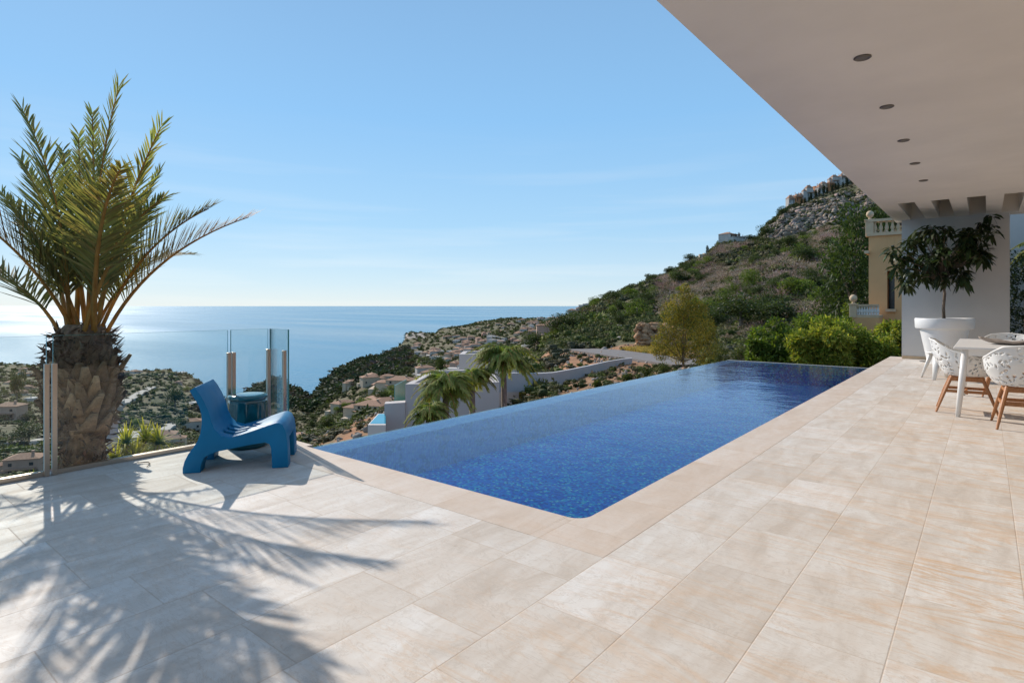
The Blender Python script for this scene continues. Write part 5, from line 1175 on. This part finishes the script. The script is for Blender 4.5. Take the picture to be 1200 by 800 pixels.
hl = [(30, 61, 'wallpink', True, .30, 'orange tiled villa at the far left below the terrace glass'), (12, 240, 'wallpink', True, .9, 'reddish house on the far left slope behind the glass'),
      (150, 170, 'wallwhite', False, .55, 'white flat villa in the left valley, right of the palm trunk'), (138, 190, 'wallcream', False, .55, 'cream villa partly hidden by the palm trunk'), (192, 200, 'wallcream', True, .62, 'terracotta roofed villa in the left valley beside the blue chair'), (206, 185, 'wallcream', True, .45, 'small cream house left of the blue chair back'), (184, 215, 'wallwhite', False, .4, 'small white house behind the terracotta valley villa'),
      (352, 165, 'wallwhite', True, .42, 'white tiled house just right of the blue chair'), (436, 135, 'wallcream', True, .55, 'wide sandy villa below the cliff, left of the grey roof'), (452, 150, 'wallwhite', True, .5, 'white walled villa stepping up behind the sandy villa'), (444, 210, 'wallwhite', True, .65, 'tiled villa on the middle slope left of the grey roof'), (470, 245, 'wallcream', True, .85, 'long tan roofed villa above the middle slope'), (458, 300, 'wallwhite', False, .5, 'small white tower like house on the middle slope'), (655, 170, 'wallpink', True, .6, 'pink villa where the coast slope meets the ridge'), (664, 200, 'wallwhite', True, .6, 'grey roofed villa at the foot of the right ridge'), (690, 255, 'wallwhite', False, .5, 'white flat house on the low ridge under the lone tree'),
      (683, 255, 'wallwhite', True, .5, 'white house in the trees at the ridge foot')]
for i, (px_, d_, c, r, s, lab) in enumerate(hl): place_house(c, r, lab, px_, d_, TH+hg.normal()*.5, s)
# villages on the headland (look-alikes)
grp = {('wallwhite', True): ('small white tiled villa among the trees of the coast slope', 'white tiled villas on the coast slope'), ('wallwhite', False): ('small white flat roofed villa among the trees of the coast slope', 'white flat villas on the coast slope'), ('wallcream', True): ('small sandy tiled villa among the trees of the coast slope', 'sandy villas on the coast slope'), ('wallpink', True): ('small pinkish tiled villa among the trees of the coast slope', 'pinkish villas on the coast slope')}
ks = list(grp)
for i in range(105):
    px_ = hg.uniform(488, 665); d_ = hg.uniform(330, 1700)
    if d_ > 700+ (px_-480)*6: d_ = hg.uniform(330, 900)
    k = ks[int(hg.choice(4, p=[.35, .2, .3, .15]))]; place_house(*k, grp[k][0].replace('among the trees of the coast slope', ('low on the coast slope, ' if d_ < 700 else 'halfway out the coast slope, ' if d_ < 1150 else 'far out on the headland, ')+('left part' if px_ < 530 else 'middle left' if px_ < 570 else 'middle right' if px_ < 615 else 'right part')), px_, d_, hg.uniform(0, 6), hg.uniform(.55, 1.0), grp[k][1], .3, 'coast_villa')
for i in range(26):
    px_ = hg.uniform(0, 235); d_ = hg.uniform(280, 860); k = ks[int(hg.choice(4, p=[.4, .3, .2, .1]))]
    place_house(*k, grp[k][0].replace('among the trees of the coast slope', ('near in' if d_ < 450 else 'far across')+' the left valley, '+('beyond the first panel' if px_ < 58 else 'behind the palm trunk' if px_ < 125 else 'between palm and blue chair' if px_ < 200 else 'behind the blue chair')), px_, d_, hg.uniform(0, 6), hg.uniform(.5, .9), grp[k][1].replace('coast slope', 'left valley'), .8, 'valley_villa')
for i in range(7):
    px_ = hg.uniform(395, 470); d_ = hg.uniform(240, 560); place_house('wallcream', True, 'small tan tiled villa half hidden '+('high up' if d_ > 420 else 'low down' if d_ < 320 else 'halfway')+' on the ravine slope, '+('right side' if px_ > 435 else 'left side'), px_, d_, hg.uniform(0, 6), hg.uniform(.6, 1.0), 'tan villas on the ravine slope', .8, 'coast_villa')
# ridge villa and its cypresses
place_house('wallwhite', True, 'white terraced villa alone on the ridge against the sky', 853, 318, TH+.75, .72, None, 2.4, 'ridge_villa'); place_house('wallwhite', False, 'small white annex right of the ridge villa', 868, 320, TH-.2, .5, None, 1.6, 'ridge_villa'); place_house('wallcream', False, 'low stone hut left of the ridge villa', 829, 314, TH, .4, None, -.2, 'ridge_villa')
for px_, h_, lab in ((829, 6.5, 'dark cypress standing left of the ridge villa'), (862, 5.5, 'cypress just behind the ridge villa'), (866, 6, 'tallest cypress right of the ridge villa')): g = on(px_, 324); place_tree('cypress', 'cypress_tree', lab, 'tree', (g.x, g.y, g.z), h_, h_*1.0, px_)
for px_, h_ in ((873, 5), (879, 5.5), (885, 5)): g = on(px_, 326); place_tree('round', 'evergreen_tree', 'dark round tree in the cluster right of the ridge villa', 'tree', (g.x, g.y, g.z-.5), h_, h_*1.3, px_, 'round trees beside the ridge villa')
# the stepped street of houses on the hilltop
hc = ['wallwhite', 'wallwhite', 'wallorange', 'wallorange', 'wallpink', 'wallwhite', 'wallwhite', 'wallorange', 'wallwhite', 'wallcream', 'wallwhite', 'wallorange', 'wallwhite', 'wallwhite', 'wallwhite', 'wallwhite', 'wallcream', 'wallwhite', 'wallwhite']
gl = {'wallwhite': ('narrow white house in the stepped row along the hilltop', 'white houses of the hilltop row'), 'wallorange': ('narrow orange house in the stepped row along the hilltop', 'orange houses of the hilltop row'), 'wallpink': ('narrow pink house in the stepped row along the hilltop', 'pink houses of the hilltop row'), 'wallcream': ('narrow cream house in the stepped row along the hilltop', 'cream houses of the hilltop row')}
for i, c in enumerate(hc):
    px_ = 926+i*4.3; d_ = 378+i*1.6+4*math.sin(i*2.1)
    place_house(c, i % 3 != 1, gl[c][0].replace('in the stepped row along the hilltop', ('at the low left end of the hilltop row' if i < 4 else 'in the lower left half of the hilltop row' if i < 9 else 'in the upper half of the hilltop row' if i < 14 else 'at the high right end of the hilltop row')+(', with tiled roof' if i % 3 != 1 else ', flat roofed')), px_, d_, TH+.25+hg.normal()*.1, .36+.06*hg.random(), gl[c][1], 1.0, 'hilltop_house', 1.0+.35*hg.random())
for i in range(16):
    px_ = 938+i*4.6+hg.normal(); d_ = 366+i*1.4; g = on(px_, d_); h_ = hg.uniform(4, 7); place_tree('cypress', 'cypress_tree', ('shorter' if h_ < 5.2 else 'taller')+' slim dark cypress in front of the '+('lowest' if i < 4 else 'lower middle' if i < 8 else 'upper middle' if i < 12 else 'highest')+' stepped hilltop houses', 'tree', (g.x, g.y, g.z-.3), h_, h_*1.1, i*.7, 'cypresses below the hilltop houses')
